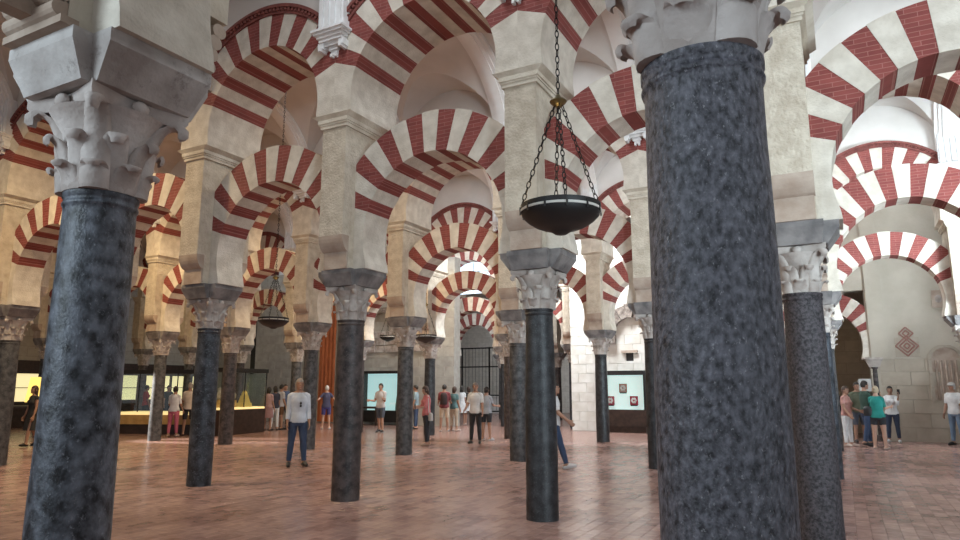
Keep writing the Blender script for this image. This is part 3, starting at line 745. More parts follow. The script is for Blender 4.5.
def vitrine(p0, p1, label, depth, plinth, band, deck, top, n_posts, yellow=True):
    p0 = Vector((p0.x, p0.y, 0)); p1 = Vector((p1.x, p1.y, 0)); d = p1-p0; L = d.length; rz = math.atan2(d.y, d.x)
    t = thing('glass_showcase', label, 'showcase', p0, rz)
    link('plinth', MB().box(0, L, 0, depth, 0, plinth).mesh('plinth', M_DKWOOD), t)
    if band: link('band', MB().box(-.03, L+.03, -.03, depth, plinth, band).mesh('band', M_OCHRE), t)
    link('deck', MB().box(.02, L-.02, .02, depth-.02, max(band, plinth), deck).mesh('deck', M_LITY), t)
    link('canopy', MB().box(-.04, L+.04, -.04, depth+.04, top-.14, top).mesh('canopy', M_BLACK), t)
    for k in range(n_posts+1):
        x = L*k/n_posts; link('post', MB().box(x-.015, x+.015, 0, .03, deck, top-.14).mesh('post', M_BLACK), t)
        if k < n_posts: link('pane', MB().box(x+.016, L*(k+1)/n_posts-.016, .008, .02, deck, top-.14).mesh('pane', M_GLASS), t)
    for x in (0, L-.02): link('pane', MB().box(x, x+.012, .03, depth, deck, top-.14).mesh('pane', M_GLASS), t)
    return t, L
vA, LA = vitrine(G(116, 433.5), G(193, 434.2), 'long low glass showcase with ochre band and yellow lit deck', 1.1, .33, .66, .76, 2.25, 4)
vB, LB = vitrine(G(219, 436), G(264, 432), 'dark-plinthed glass showcase with gilded model on its lit deck', .9, .86, 0, .93, 2.30, 2)
def on_case(v, L, fx, fy, z, build):
    o = build(); o.location = v.matrix_basis @ Vector((L*fx, fy, z)); o.rotation_euler.z = v.rotation_euler.z; return o
def gilded():
    t = thing('gilded_model', 'stepped gilded model inside the dark-plinthed showcase', 'model')
    link('base', MB().frus(0, .33, .25, .18, .30, .22).mesh('base', M_GOLD), t)
    link('body', MB().frus(.18, .24, .19, .52, .15, .12).mesh('body', M_GOLD), t)
    link('dome', MB().lathe([(.15, .52), (.15, .60), (.11, .70), (.03, .76), (.02, .86)], 16).mesh('dome', M_GOLD, ang=50), t); t.scale = (.72, .72, .78); return t
on_case(vB, LB, .72, .45, .93, gilded)
def bust(i):
    def f():
        t = thing('small_exhibit', ['pale carved exhibit at the corner of the dark-plinthed showcase', 'pale rounded exhibit at the middle of the dark-plinthed showcase'][i], 'exhibit')
        link('foot', MB().box(-.14, .14, -.12, .12, 0, .25).mesh('foot', M_OCHRE), t)
        link('piece', MB().lathe([(.10, .25), (.15, .33), (.16, .45), (.09, .56), (.12, .64), (.05, .72)], 16).mesh('piece', M_CAPW, ang=60), t); return t
    return f
on_case(vB, LB, .22, .5, .93, bust(0)); on_case(vB, LB, .45, .5, .93, bust(1))
# lit shelves on the wall behind the long showcase
t = thing('wall_shelf_case', 'yellow lit shelf case on the wall beyond the long showcase', 'showcase', (-26.9, 10.5, 0), PI/2)
link('back_panel', MB().box(-6, 6, -.08, -.03, 1.05, 2.2).mesh('back_panel', plain('lit_shelf', (.8, .7, .4), .6, emit=(1, .85, .45), estr=.95)), t)
link('frame', MB().box(-6.1, 6.1, -.25, 0, 2.2, 2.75).box(-6.1, 6.1, -.25, 0, .0, 1.05).mesh('frame', M_DKWOOD), t)
for k in range(9): link('upright', MB().box(-6+k*1.5-.03, -6+k*1.5+.03, -.22, -.08, 1.05, 2.2).mesh('upright', M_BLACK), t)
link('shelf', MB().box(-6, 6, -.22, -.08, 1.6, 1.63).mesh('shelf', M_BLACK), t)
for o in [t]: o.rotation_euler.z = PI/2
# wall showcase with three red panels
pL, pR = onY(604, 375, YW), onY(648, 375, YW); xa, xb = pL.x, pR.x
t = thing('wall_showcase', 'black framed wall showcase with pale lit back and three red panels', 'showcase', (xa, YW, 0)); w_ = xb-xa
link('plinth', MB().box(0, w_, -.45, 0, .22, .82).box(.05, w_-.05, -.40, 0, 0, .22).mesh('plinth', M_DKWOOD), t)
link('frame', MB().box(0, w_, -.45, 0, 2.08, 2.24).box(0, .08, -.45, 0, .82, 2.08).box(w_-.08, w_, -.45, 0, .82, 2.08).mesh('frame', M_BLACK), t)
link('back_panel', MB().box(.08, w_-.08, -.06, 0, .82, 2.08).mesh('back_panel', M_LITW), t)
link('pane', MB().box(.08, w_-.08, -.44, -.43, .82, 2.08).mesh('pane', M_GLASS), t)
M_ROS = plain('red_enamel', (.42, .02, .05), .4); M_ROSP = plain('pale_red_enamel', (.55, .26, .20), .5); M_PETAL = plain('petal_white', (.8, .7, .68), .5)
def rosette(px, py, m, label):
    p = onY(px, py, YW-.2); t = thing('rosette_panel', label, 'panel', (p.x, YW-.2, p.z))
    link('plate', MB().box(-.15, .15, -.02, .02, -.16, .16).mesh('plate', m), t)
    mb = MB()
    for k in range(6): a = k*PI/3; mb.ell((.07*math.cos(a), -.025, .07*math.sin(a)), .045, .015, .045, 10, 6)
    link('flower', mb.mesh('flower', M_PETAL, True), t); link('centre', MB().ell((0, -.04, 0), .03, .015, .03, 10, 6).mesh('centre', m, True), t)
    link('stand', MB().box(-.12, .12, -.06, .06, -.20, -.16).mesh('stand', M_BLACK), t)
rosette(623, 388, M_ROSP, 'pale red rosette panel on a stand, upper one in the wall showcase')
rosette(610.5, 400.5, M_ROS, 'deep red rosette panel beside the dark column in the wall showcase'); rosette(634, 400.5, M_ROS, 'deep red rosette panel at the free end of the wall showcase')
# wall showcase behind the standing visitors
pL, pR = onY(367, 372, YW), onY(413, 372, YW); xa, xb = pL.x, pR.x; w_ = xb-xa
t = thing('wall_showcase', 'black framed lit wall showcase behind the man in dark shorts', 'showcase', (xa, YW, 0))
link('frame', MB().box(0, w_, -.35, 0, 2.24, 2.36).box(0, .10, -.35, 0, .25, 2.24).box(w_-.10, w_, -.35, 0, .25, 2.24).box(0, w_, -.35, 0, .12, .62).mesh('frame', M_BLACK), t)
link('back_panel', MB().box(.1, w_-.1, -.05, 0, .62, 2.24).mesh('back_panel', plain('lit_panel_teal', (.6, .75, .75), .6, emit=(.55, .82, .85), estr=.75)), t)
link('pane', MB().box(.1, w_-.1, -.34, -.33, .62, 2.24).mesh('pane', M_GLASS), t)
st = thing('robed_statuette', 'teal and red robed statuette inside the lit wall showcase', 'statuette', (xa+w_*.80, YW-.2, .62))
link('robe', MB().rings([(0, 0, 0, .26, .12), (0, 0, .3, .24, .12), (0, 0, .7, .18, .1), (0, 0, .95, .12, .08)]).mesh('robe', plain('teal_robe', (.10, .26, .27)), ang=60), st)
link('cape', MB().rings([(.04, -.03, .55, .2, .1), (.02, -.03, .9, .17, .1), (0, 0, 1.15, .08, .07)]).mesh('cape', plain('red_cape', (.35, .06, .06)), ang=60), st)
link('head', MB().ell((0, 0, 1.24), .09, .09, .11).mesh('head', M_CAPW, True), st)
tb = thing('side_table', 'dark wooden table standing under the lit wall showcase', 'table', (xa-.2, YW-.75, 0))
link('top', MB().box(-.9, 1.5, -.25, .25, .72, .80).mesh('top', M_DKWOOD), tb)
for x in (-.85, 1.43):
    for y in (-.22, .16): link('leg', MB().box(x, x+.07, y, y+.07, 0, .72).mesh('leg', M_DKWOOD), tb)
# folded orange panel and rod added for a wall strip in orange light
p0, p1 = onY(323, 300, YW), onY(338, 300, YW)
hg = thing('orange_light_panel', 'tall narrow orange panel added for orange light on the pale back wall', 'hanging', ((p0.x+p1.x)/2, YW-.06, 0)); w_ = (p1.x-p0.x)/2
mb = MB(); n = 16
V = []; 
for i in range(n+1):
    x = -w_+2*w_*i/n; y = .03*math.sin(i*1.6); V += [(x, y-.02, .05), (x, y-.02, 6.6), (x, y+.01, .05), (x, y+.01, 6.6)]
F = []
for i in range(n): a = i*4; F += [(a, a+4, a+5, a+1), (a+2, a+3, a+7, a+6), (a+1, a+5, a+7, a+3), (a, a+2, a+6, a+4)]
link('cloth', mb.add(V, F).mesh('cloth', M_ORANGE, ang=60), hg)
link('rod', MB().tube((-w_-.1, 0, 6.63), (w_+.1, 0, 6.63), .03).mesh('rod', M_DARK), hg)
# carved stone fragments on the back walls
M_FRAG = mat('weathered_fragment', (.13,.10,.085), .95, (.34,.29,.25), 7, 1.0, 22)
def ring_relief(px, py, r, label, wd=.28):
    p = onY(px, py, YW); t = thing('carved_arch_fragment', label, 'relief', (p.x, YW, p.z)); n = 9
    for k in range(n):
        a, b = PI*k/n+.01, PI*(k+1)/n-.01; q = random.uniform(-.04, .04); d = random.uniform(.14, .24)
        P = [(r*math.cos(a), r*math.sin(a)), ((r+wd+q)*math.cos(a), (r+wd+q)*math.sin(a)), ((r+wd+q)*math.cos(b), (r+wd+q)*math.sin(b)), (r*math.cos(b), r*math.sin(b))]
        link('stone', MB().prismY(P, -d, 0).mesh('stone', M_FRAG), t)
    for s in (-1, 1): link('stone', MB().box(s*(r+wd/2)-wd*.6, s*(r+wd/2)+wd*.6, -.22, 0, -.35, 0).mesh('stone', M_FRAG), t)
    return t
ring_relief(631, 334, .62, 'weathered carved stone arch fragment above the three red panels', .5)
ring_relief(386, 333, .95, 'thin carved stone arch fragment above the lit wall showcase', .22)
for (px, py, w_, h_, lab) in ((630, 357, .28, .30, 'dark square hole block under the weathered arch fragment'),):
    p = onY(px, py, YW); o = thing('stone_socket', lab, 'relief', (p.x, YW, p.z-.15)); link('dark_plate', MB().box(-w_/2, w_/2, -.02, 0, 0, h_).mesh('dark_plate', M_BLACK), o)  # black plate paints the darkness inside the square hole
    link('lintel', MB().box(-.3, .3, -.10, 0, h_, h_+.1).mesh('lintel', M_CORB), o)
mbk = random.Random(4)
rel = thing('relief_blocks', 'row of carved grey relief blocks above the lit wall showcase', 'relief', (onY(390, 345, YW).x, YW, onY(390, 352, YW).z))
for i in range(-4, 5):
    for j in range(3): link('stone', MB().box(i*.5-.23, i*.5+.23, -mbk.uniform(.05, .12), 0, j*.33, j*.33+.29).mesh('stone', M_CAP), rel)
# black slab drawn for the darkness in the tall slit of the pale wall
w_ = struct(link('window_3', MB().box(-.16, .16, -.02, 0, 0, 3.2).mesh('window_3', M_BLACK), loc=(onY(253, 360, YW).x, YW, 2.3))); w_['label'] = 'tall dark slit in the pale wall'
# lit desk by the left end wall
pd = G(30, 437)
ds = thing('desk', 'dark desk carrying a small yellow lamp near the end wall', 'desk', pd, .6)
link('top', MB().box(-.9, .9, -.35, .35, .95, 1.02).mesh('top', M_DKWOOD), ds)
for x in (-.85, .79): link('leg', MB().box(x, x+.06, -.3, .3, 0, .95).mesh('leg', M_DKWOOD), ds)
tl = thing('table_lamp', 'small lamp with glowing yellow tapered shade on the desk', 'lamp', (pd.x, pd.y, 1.02), .6)
link('shade', MB().frus(.12, .24, .12, .95, .14, .10).mesh('shade', plain('lamp_shade', (.9, .7, .2), .6, emit=(1, .68, .16), estr=1.3)), tl)
link('base', MB().lathe([(.13, 0), (.13, .03), (.03, .05), (.03, .12)], 16).mesh('base', M_DARK), tl)
# pale information panel by the doorway
p = onY(865, 384, YR-.3); t = thing('info_panel', 'pale blank information panel on a post at the doorway of the bare wall', 'sign', (p.x, YR-.3, 0))
link('board', MB().box(-.17, .17, -.02, .02, p.z-.22, p.z+.16).mesh('board', plain('pale_board', (.55, .55, .53))), t); link('post', MB().box(-.02, .02, .02, .05, 0, p.z).mesh('post', M_DARK), t)

# ------------------------------------------------------------------ people
SKIN = {'fair': (.50, .30, .22), 'tan': (.36, .20, .135), 'brown': (.22, .12, .08)}
def cl(name, c): return mat('cloth_'+name, c, .85, tuple(min(1, v*1.25+.01) for v in c), 6, .15, 60)
def hairm(name, c): return plain('hair_'+name, c, .6)
PEOPLE = []
def person(label, loc, face=0, H=1.72, fem=False, skin='tan', top=('white', (.6,.6,.6), 1.0), bot=('trousers', 'navy', (.03,.04,.07), 1.95), shoes=('black', (.02,.02,.02)),
           hair=('dark', (.02,.014,.01), 'short'), arms=((5, 8, 12), (5, 8, 12)), legs=((0, 0), (0, 0)), lean=0, head=(0, 0), voxel=.013, group=None, glasses=False, spread=3):
    PEOPLE.append(dict(locals()))
def fk(P):
    s = P['H']/1.75; fem = P['fem']; J = {}
    Rl = Matrix.Rotation(math.radians(P['lean']), 3, 'X')       # lean forward = towards -Y
    hipw, shw = (.095, .148) if fem else (.09, .168)
    pel = Vector((0, 0, .93))
    def T(v): return pel+Rl @ (Vector(v)-pel)
    J['pel'] = pel; J['neck'] = T((0, .01, 1.47)); J['headb'] = T((0, -.005, 1.53)); hp, hy = P['head']
    Rh = Matrix.Rotation(math.radians(hy), 3, 'Z') @ Matrix.Rotation(math.radians(hp), 3, 'X')
    J['Rh'] = Rh; J['head'] = J['headb']+Rh @ Vector((0, -.015, .095))
    for i, sd in enumerate((1, -1)):                             # +X is the person's left when facing -Y
        sh = T((sd*shw, 0, 1.385)); p, ab, eb = P['arms'][i]
        Ra = Matrix.Rotation(math.radians(-p), 3, 'X'); 
        d = Matrix.Rotation(math.radians(-sd*ab), 3, 'Y') @ Vector((0, 0, -1)); d = Ra @ d
        el = sh+d*.285
        ax = Vector((1, 0, 0)); R2 = Matrix.Rotation(math.radians(-eb), 3, ax)
        if eb > 60: R2 = Matrix.Rotation(math.radians(-sd*-12), 3, 'Z') @ R2
        d2 = R2 @ d; wr = el+d2*.245
        J['sh%d' % i], J['el%d' % i], J['wr%d' % i], J['hd%d' % i] = sh, el, wr, d2
        hip = Vector((sd*hipw, 0, .90)); sw, kb = P['legs'][i]
        dl = Matrix.Rotation(math.radians(-sw), 3, 'X') @ (Matrix.Rotation(math.radians(-sd*P['spread']), 3, 'Y') @ Vector((0, 0, -1)))
        kn = hip+dl*.42; ds = Matrix.Rotation(math.radians(kb), 3, 'X') @ dl; an = kn+ds*.41
        ft = Matrix.Rotation(math.radians(max(-35, min(35, (-sw+kb)*.8))), 3, 'X') @ Vector((sd*.18, -1, 0)).normalized()
        J['hip%d' % i], J['kn%d' % i], J['an%d' % i], J['ft%d' % i] = hip, kn, an, ft
    lo = 9
    for i in (0, 1):
        a, f = J['an%d' % i], J['ft%d' % i]
        for q in (a-f*.06+Vector((0, 0, -.035)), a+f*.15+Vector((0, 0, -.045))): lo = min(lo, q.z-.035)
    for k, v in J.items():
        if isinstance(v, Vector) and not k.startswith(('hd', 'ft')): J[k] = Vector((v.x, v.y, v.z-lo))
    return J, s
def body_mb(P):
    J, s = fk(P); fem = P['fem']; mb = MB(); pel = J['pel']; dz = pel.z-.93
    Rl = Matrix.Rotation(math.radians(P['lean']), 3, 'X')
    rs = [(.80, .145, .10), (.88, .172, .118), (.95, .168, .115), (1.06, .140 if fem else .152, .098), (1.16, .145 if fem else .160, .102), (1.28, .158 if fem else .180, .115), (1.36, .145 if fem else .168, .105), (1.42, .10, .08), (1.46, .075, .07), (1.50, .055, .058)]
    tmp = MB().rings([(0, .0, z, rx, ry) for z, rx, ry in rs], 20)
    mb.add([pel+Rl @ (Vector(v)+Vector((0, 0, dz))-pel) for v in tmp.v], tmp.f)
    if fem:
        for sd in (1, -1): c = pel+Rl @ (Vector((sd*.07, -.085, 1.27+dz))-pel); mb.ell(c, .065, .055, .065, 10, 8)
    mb.capsule(J['neck'], J['headb']+Vector((0, 0, .03)), .056, .052)
    hc, Rh = J['head'], J['Rh']; h = MB().ell((0, 0, 0), .076, .096, .115, 18, 14).ell((0, -.03, -.055), .054, .062, .06, 12, 8)
    h.ell((0, -.098, -.01), .014, .02, .024, 8, 6).ell((0, -.088, -.055), .026, .016, .012, 8, 6).ell((0, -.082, -.092), .024, .02, .018, 8, 6)
    for sd in (1, -1): h.ell((sd*.078, .008, -.005), .012, .02, .03, 8, 6)
    mb.add([hc+Rh @ Vector(v) for v in h.v], h.f)
    bones = [('torso', pel, J['neck'], .15), ('head', J['headb']+Vector((0, 0, .04)), hc+Vector((0, 0, .06)), .085)]
    for i, sd in enumerate((1, -1)):
        sh, el, wr, d = J['sh%d' % i], J['el%d' % i], J['wr%d' % i], J['hd%d' % i]; k = .86 if fem else 1.0
        mb.capsule(sh+Vector((-sd*.10, 0, .055)), sh, .050*k, .054*k); mb.capsule(sh, el, .053*k, .041*k); mb.capsule(el, el+(wr-el)*.35, .042*k, .041*k); mb.capsule(el+(wr-el)*.35, wr, .041*k, .027*k)
        n = Vector((-sd, 0, 0)); n = (n-d*n.dot(d)).normalized(); t = d.cross(n)*(1 if d.cross(n).y < 0 else -1)
        fr = .0088 if P['voxel'] < .01 else .0115
        for q, off in enumerate((-.030, -.010, .010, .030)):
            a = wr+t*off*.7; b = wr+d*.085+t*off; mb.capsule(a, b, .016, .013, 8, 3)
            L = (.062, .075, .078, .068)[q]; off2 = off*1.18
            d1 = (d+n*.30).normalized(); d2 = (d+n*1.0).normalized(); c0 = b+t*(off2-off); c1 = c0+d1*L*.58; c2 = c1+d2*L*.5
            mb.capsule(b, c1, fr+.001, fr, 8, 3); mb.capsule(c1, c2, fr, fr*.9, 8, 3)
        b = wr+d*.028+t*.028; c1 = b+(d*.7+t*.6+n*.25).normalized()*.045; c2 = c1+(d*.9+t*.2+n*.3).normalized()*.032
        mb.capsule(b, c1, .014, .0115, 8, 3); mb.capsule(c1, c2, .0115, .010, 8, 3)
        bones += [('uarm', sh, el, .055), ('farm', el, wr, .04), ('hand', wr+d*.03, wr+d*.13, .04)]
        hip, kn, an, ft = J['hip%d' % i], J['kn%d' % i], J['an%d' % i], J['ft%d' % i]
        mb.capsule(hip+Vector((0, 0, .02)), hip+(kn-hip)*.5, .092, .078); mb.capsule(hip+(kn-hip)*.5, kn, .078, .056); mb.capsule(kn, kn+(an-kn)*.35, .054, .056); mb.capsule(kn+(an-kn)*.35, an, .055, .036)
        up = Vector((0, 0, 1)); a0 = an-ft*.045-up*.032; a1 = an+ft*.13-up*.042
        mb.capsule(a0, a1, .040, .034, 12, 4); mb.capsule(an-ft*.02-up*.01, an+ft*.09-up*.03, .042, .036, 12, 4); mb.capsule(a1-up*.004, a1+ft*.045-up*.004, .033, .028, 12, 4)
        bones += [('thigh', hip, kn, .08), ('shin', kn, an, .05), ('foot', an-up*.035, a1+ft*.05, .045)]
    return mb, bones, J, s
def build_people():
    tmp = []
    for P in PEOPLE:
        mb, bones, J, s = body_mb(P); me = mb.mesh('body')
        o = bpy.data.objects.new('tmp', me); C.objects.link(o); r = o.modifiers.new('r', 'REMESH'); r.mode = 'VOXEL'; r.voxel_size = P['voxel']; r.use_smooth_shade = True
        sm = o.modifiers.new('s', 'SMOOTH'); sm.iterations = 3; sm.factor = .5
        tmp.append((o, bones, J, s))
    dg = bpy.context.evaluated_depsgraph_get()
    for P, (o, bones, J, s) in zip(PEOPLE, tmp):
        me = bpy.data.meshes.new_from_object(o.evaluated_get(dg)); bpy.data.objects.remove(o)
        me.name = 'body'; me.materials.clear(); me.materials.append(mat('skin_'+P['skin'], SKIN[P['skin']], .6))
        me.transform(Matrix.Scale(s, 4)); me.shade_smooth()
        loc = P['loc']; d = CAM-loc; rz = math.atan2(d.x, -d.y)+math.radians(P['face'])
        t = thing('person', P['label'], 'person', (loc.x, loc.y, 0), rz, P['group'])
        link('body', me, t)
        nv = len(me.vertices); co = np.empty(nv*3); me.vertices.foreach_get('co', co); co = co.reshape(-1, 3); no = np.empty(nv*3); me.vertices.foreach_get('normal', no); no = no.reshape(-1, 3)
        polys = [tuple(p.vertices) for p in me.polygons]; ce = np.array([co[list(p)].mean(0) for p in polys])
        best = np.full(len(ce), 1e9); idx = np.zeros(len(ce), int); tt = np.zeros(len(ce))
        for bi, (nm, a, b, r) in enumerate(bones):
            a = np.array(a)*s; b = np.array(b)*s; ab = b-a; t_ = np.clip(((ce-a) @ ab)/(ab @ ab), 0, 1)
            dist = np.linalg.norm(ce-(a+t_[:, None]*ab), axis=1)/(r*s); m_ = dist < best; best[m_] = dist[m_]; idx[m_] = bi; tt[m_] = t_[m_]
        names = [b[0] for b in bones]; kind = np.array([names[i] for i in idx]); pz = J['pel'].z*s
        def garment(nm, mask, off, m):
            fs = [polys[i] for i in np.nonzero(mask)[0]]
            if not fs: return
            used = sorted({v for f in fs for v in f}); mp = {v: k for k, v in enumerate(used)}; n = len(used)
            V = [tuple(co[v]+no[v]*off) for v in used]; F = [tuple(mp[v] for v in f) for f in fs]
            ec = {}
            for f in F:
                for q in range(len(f)): e = (f[q], f[(q+1) % len(f)]); ec[e] = ec.get(e, 0)+1
            bd = [e for e in ec if (e[1], e[0]) not in ec]; iv = {}
            for e in bd:
                for v in e:
                    if v not in iv: iv[v] = len(V); V.append(tuple(co[used[v]]-no[used[v]]*.002))
            F += [(b, a, iv[a], iv[b]) for a, b in bd]
            link(nm, MB().add(V, F).mesh(nm, m, True), t)
        zt = ce[:, 2]; btype, bn, bc, bl = P['bot']; tn, tcol, sl = P['top']
        arm = ((kind == 'uarm') & (tt <= sl)) | ((kind == 'farm') & (tt <= sl-1))
        neckz = J['neck'].z*s-.015*s; waist = pz+.03*s
        hem = waist-.10*s if P.get('untuck', True) else waist
        torso = kind == 'torso'
        up = (torso & (zt > hem) & (zt < neckz)) | arm | ((kind == 'thigh') & (zt > hem+.02))
        leg = ((kind == 'thigh') & (tt <= bl)) | ((kind == 'shin') & (tt <= bl-1)) | (torso & (zt <= waist+.02))
        garment('shirt' if not (btype == 'dress') else 'dress_top', up, .012*s, cl(tn, tcol))
        if btype in ('trousers', 'shorts'): garment(btype, leg, .011*s, cl(bn, bc))
        else:
            hb = pz-(.12+.38*bl)*s
            rs = [(0, 0, hb, .24*s, .20*s), (0, 0, hb+.02, .235*s, .195*s), (0, 0, pz-.1*s, .20*s, .145*s), (0, 0, pz+.05*s, .165*s, .122*s), (0, 0, pz+.13*s, .152*s, .11*s)]
            link('skirt', MB().rings(rs, 24).mesh('skirt', cl(bn, bc), ang=70), t)
        garment('shoes', (kind == 'foot'), .007*s, plain('shoe_'+P['shoes'][0], P['shoes'][1], .5))
        # hair
        hn, hc_, hs = P['hair']
        if hs != 'bald':
            hcen, Rh = J['head']*s, J['Rh']; mb = MB(); n, m = 26, 18; V = []; 
            for j in range(m+1):
                th = PI*j/m
                for i in range(n):
                    a = 2*PI*i/n; x, y, z = math.sin(th)*math.cos(a), math.sin(th)*math.sin(a), math.cos(th)
                    q = 1+.05*noise.noise(Vector((x*4, y*4, z*4)))
                    V.append(Vector((x*.086*q, y*.106*q+.006, z*.125*q+.006)))
            F = []
            for j in range(m):
                for i in range(n):
                    f = (j*n+i, (j+1)*n+i, (j+1)*n+(i+1) % n, j*n+(i+1) % n); c = sum((V[v] for v in f), Vector())/4
                    front = c.y < -.035
                    if front and c.z < .055: continue
                    lim = -.02 if hs == 'short' else -.075
                    if c.z < lim and not (c.y > .02 and c.z > -.09 and hs == 'short' and c.z > -.06): continue
                    if c.y < -.005 and c.z < .0 and hs == 'short': continue
                    F.append(f)
            mb.add(V, F)
            if hs in ('long', 'shoulder'):
                L = .30 if hs == 'long' else .15
                mb.rings([(0, .045, -L, .07, .035), (0, .045, -L+.05, .085, .045), (0, .04, -.08, .088, .062), (0, .03, .02, .086, .075), (0, .02, .06, .06, .06)], 18)
            if hs == 'bun': mb.ell((0, .10, .05), .045, .045, .045)
            if hs == 'cap': mb.ell((0, 0, .06), .09, .11, .075).ell((0, -.11, .05), .065, .06, .012)
            mb.v = [tuple(hcen+Rh @ (Vector(v)*s)) for v in mb.v]
            link('cap' if hs == 'cap' else 'hair', mb.mesh('hair', hairm(hn, hc_), True), t)
        if abs(P['face']) < 110 and P['voxel'] < .0125:
            hcen, Rh = J['head']*s, J['Rh']
            for sd in (1, -1):
                mb = MB().ell((sd*.032, -.083, .012), .013, .010, .008, 10, 6); mb.v = [tuple(hcen+Rh @ (Vector(v)*s)) for v in mb.v]; link('eye', mb.mesh('eye', plain('eye_dark', (.03, .02, .018), .3), True), t)
            mb = MB().ell((0, -.100, -.056), .024, .006, .006, 10, 6); mb.v = [tuple(hcen+Rh @ (Vector(v)*s)) for v in mb.v]; link('mouth', mb.mesh('mouth', plain('lip', (.28, .11, .09), .5), True), t)
        P['obj'] = t; P['J'] = J; P['s'] = s
JEANS = ('jeans', (.030, .052, .105)); DK = ('darkblack', (.018, .018, .022))
person('grey-haired man in a pale blue shirt and jeans standing with arms down', G(296, 466.5), 8, 1.80, skin='tan', top=('paleblue', (.50, .55, .62), 1.75), bot=('trousers', *JEANS, 1.93), hair=('grey', (.30, .26, .23), 'shoulder'),
       arms=((4, 5, 8), (2, 6, 10)), legs=((2, 2), (-2, 2)), voxel=.0085, spread=4)
person('man in pale shirt and jeans striding behind the black column', G(555, 468), 84, 1.76, skin='tan', top=('white', (.58, .58, .58), .8), bot=('trousers', *JEANS, 1.93), shoes=('white', (.6, .6, .6)), hair=('dark', (.02, .014, .01), 'short'),
       arms=((-25, 8, 15), (24, 10, 28)), legs=((-26, 22), (19, 3)), voxel=.0115)
person('woman in a pink blouse and dark trousers looking at her phone', G(426, 446), -75, 1.66, True, 'tan', ('pink', (.42, .13, .13), 1.2), ('trousers', *DK, 1.9), ('tansandal', (.30, .20, .14)), ('brown', (.05, .025, .015), 'shoulder'),
       arms=((18, 6, 70), (22, 6, 72)), legs=((3, 3), (-6, 2)), head=(14, 0), voxel=.0115)
person('man in a white shirt and black trousers beside the woman in grey', G(475.5, 443.5), -15, 1.76, False, 'tan', ('white', (.58, .58, .58), .8), ('trousers', *DK, 1.95), hair=('greybald', (.20, .16, .14), 'short'), arms=((8, 10, 25), (12, 10, 40)), voxel=.012)
person('woman in a grey top and black shorts with white shoes', G(486.5, 440.5), 150, 1.64, True, 'tan', ('grey', (.30, .31, .33), .7), ('shorts', *DK, .75), ('white', (.6, .6, .6)), hair=('dark', (.02, .014, .01), 'bun'), arms=((5, 10, 20), (25, 10, 60)), voxel=.012)
person('visitor in a maroon shirt and beige shorts seen from behind', G(444, 431.5), 175, 1.74, False, 'tan', ('maroon', (.16, .03, .035), .8), ('shorts', 'beige', (.45, .36, .27), .95), ('white', (.6, .6, .6)), arms=((10, 10, 60), (10, 10, 60)))
person('woman in a teal top and beige trousers turned to the grille', G(454, 431), 140, 1.66, True, 'tan', ('teal', (.08, .16, .17), .6), ('trousers', 'beige', (.45, .36, .27), 1.7), ('pale', (.5, .4, .35)), hair=('brown', (.05, .025, .015), 'shoulder'))
person('woman in a short white dress by the pale column', G(461.5, 425), 160, 1.68, True, 'tan', ('white', (.58, .58, .58), .5), ('dress', 'white', (.58, .58, .58), .7), ('pale', (.5, .4, .35)), hair=('dark', (.02, .014, .01), 'long'))
person('visitor in a black top and white skirt near the grille', G(468.5, 424.5), -160, 1.66, True, 'tan', ('black', (.02, .02, .02), .6), ('dress', 'white', (.58, .58, .58), .5), ('pale', (.5, .4, .35)), hair=('brown', (.05, .025, .015), 'shoulder'))
person('visitor in a blue-grey shirt and jeans behind the grey column', G(415.5, 429), -100, 1.72, False, 'tan', ('bluegrey', (.20, .27, .30), .8), ('trousers', *JEANS, 1.93))
person('man in a dark vest over white and dark shorts before the lit showcase', G(380, 432.5), -30, 1.76, False, 'tan', ('whitegrey', (.38, .36, .37), .7), ('shorts', 'slate', (.06, .07, .09), .95), hair=('dark', (.02, .014, .01), 'short'), arms=((15, 8, 90), (15, 8, 80)), legs=((8, 6), (-10, 4)), voxel=.0125)
person('visitor in an indigo top and shorts seen from behind, hands on hips', G(325.5, 429), 178, 1.70, True, 'fair', ('indigo', (.05, .05, .10), .6), ('shorts', 'indigo2', (.045, .04, .16), .8), ('white', (.6, .6, .6)), ('white', (.5, .47, .44), 'short'), arms=((-18, 38, 75), (-18, 38, 75)))
grp = [(267, 430.5, (.32, .20, .20), 'dusty pink top and skirt', True, 'dress', (.25, .14, .15)), (273.5, 430, (.03, .03, .05), 'black top and white trousers', True, 'trousers', (.5, .5, .5)), (279.5, 429.5, (.40, .40, .44), 'pale grey shirt and brown shorts', False, 'shorts', (.12, .06, .03)), (283.5, 427, (.05, .07, .12), 'dark blue top and black trousers', False, 'trousers', (.02, .02, .02))]
for k, (x, y, c, d, f, bt, bc) in enumerate(grp):
    person('visitor in %s standing by the dark-plinthed showcase' % d, G(x, y), (150, -160, 120, 30)[k], (1.64, 1.68, 1.74, 1.76)[k], f, 'tan', ('grp%d' % k, c, .7), (bt, 'grpb%d' % k, bc, .8 if bt != 'trousers' else 1.9), hair=('dark', (.02, .014, .01), 'shoulder' if f else 'short'))
person('woman in a white top and wide pink trousers at the long showcase', G(172, 436.5), 160, 1.66, True, 'tan', ('white', (.58, .58, .58), .9), ('trousers', 'rosepink', (.42, .10, .15), 1.9), ('pale', (.5, .4, .35)), ('dark', (.02, .014, .01), 'bun'), arms=((15, 10, 50), (5, 12, 25)), voxel=.012)
person('man in a cream shirt and dark shorts next to the woman in pink', G(187, 435.4), 175, 1.78, False, 'tan', ('cream', (.52, .44, .36), .8), ('shorts', *DK, .9), hair=('grey', (.30, .26, .23), 'short'), arms=((12, 8, 60), (12, 8, 60)), voxel=.012)
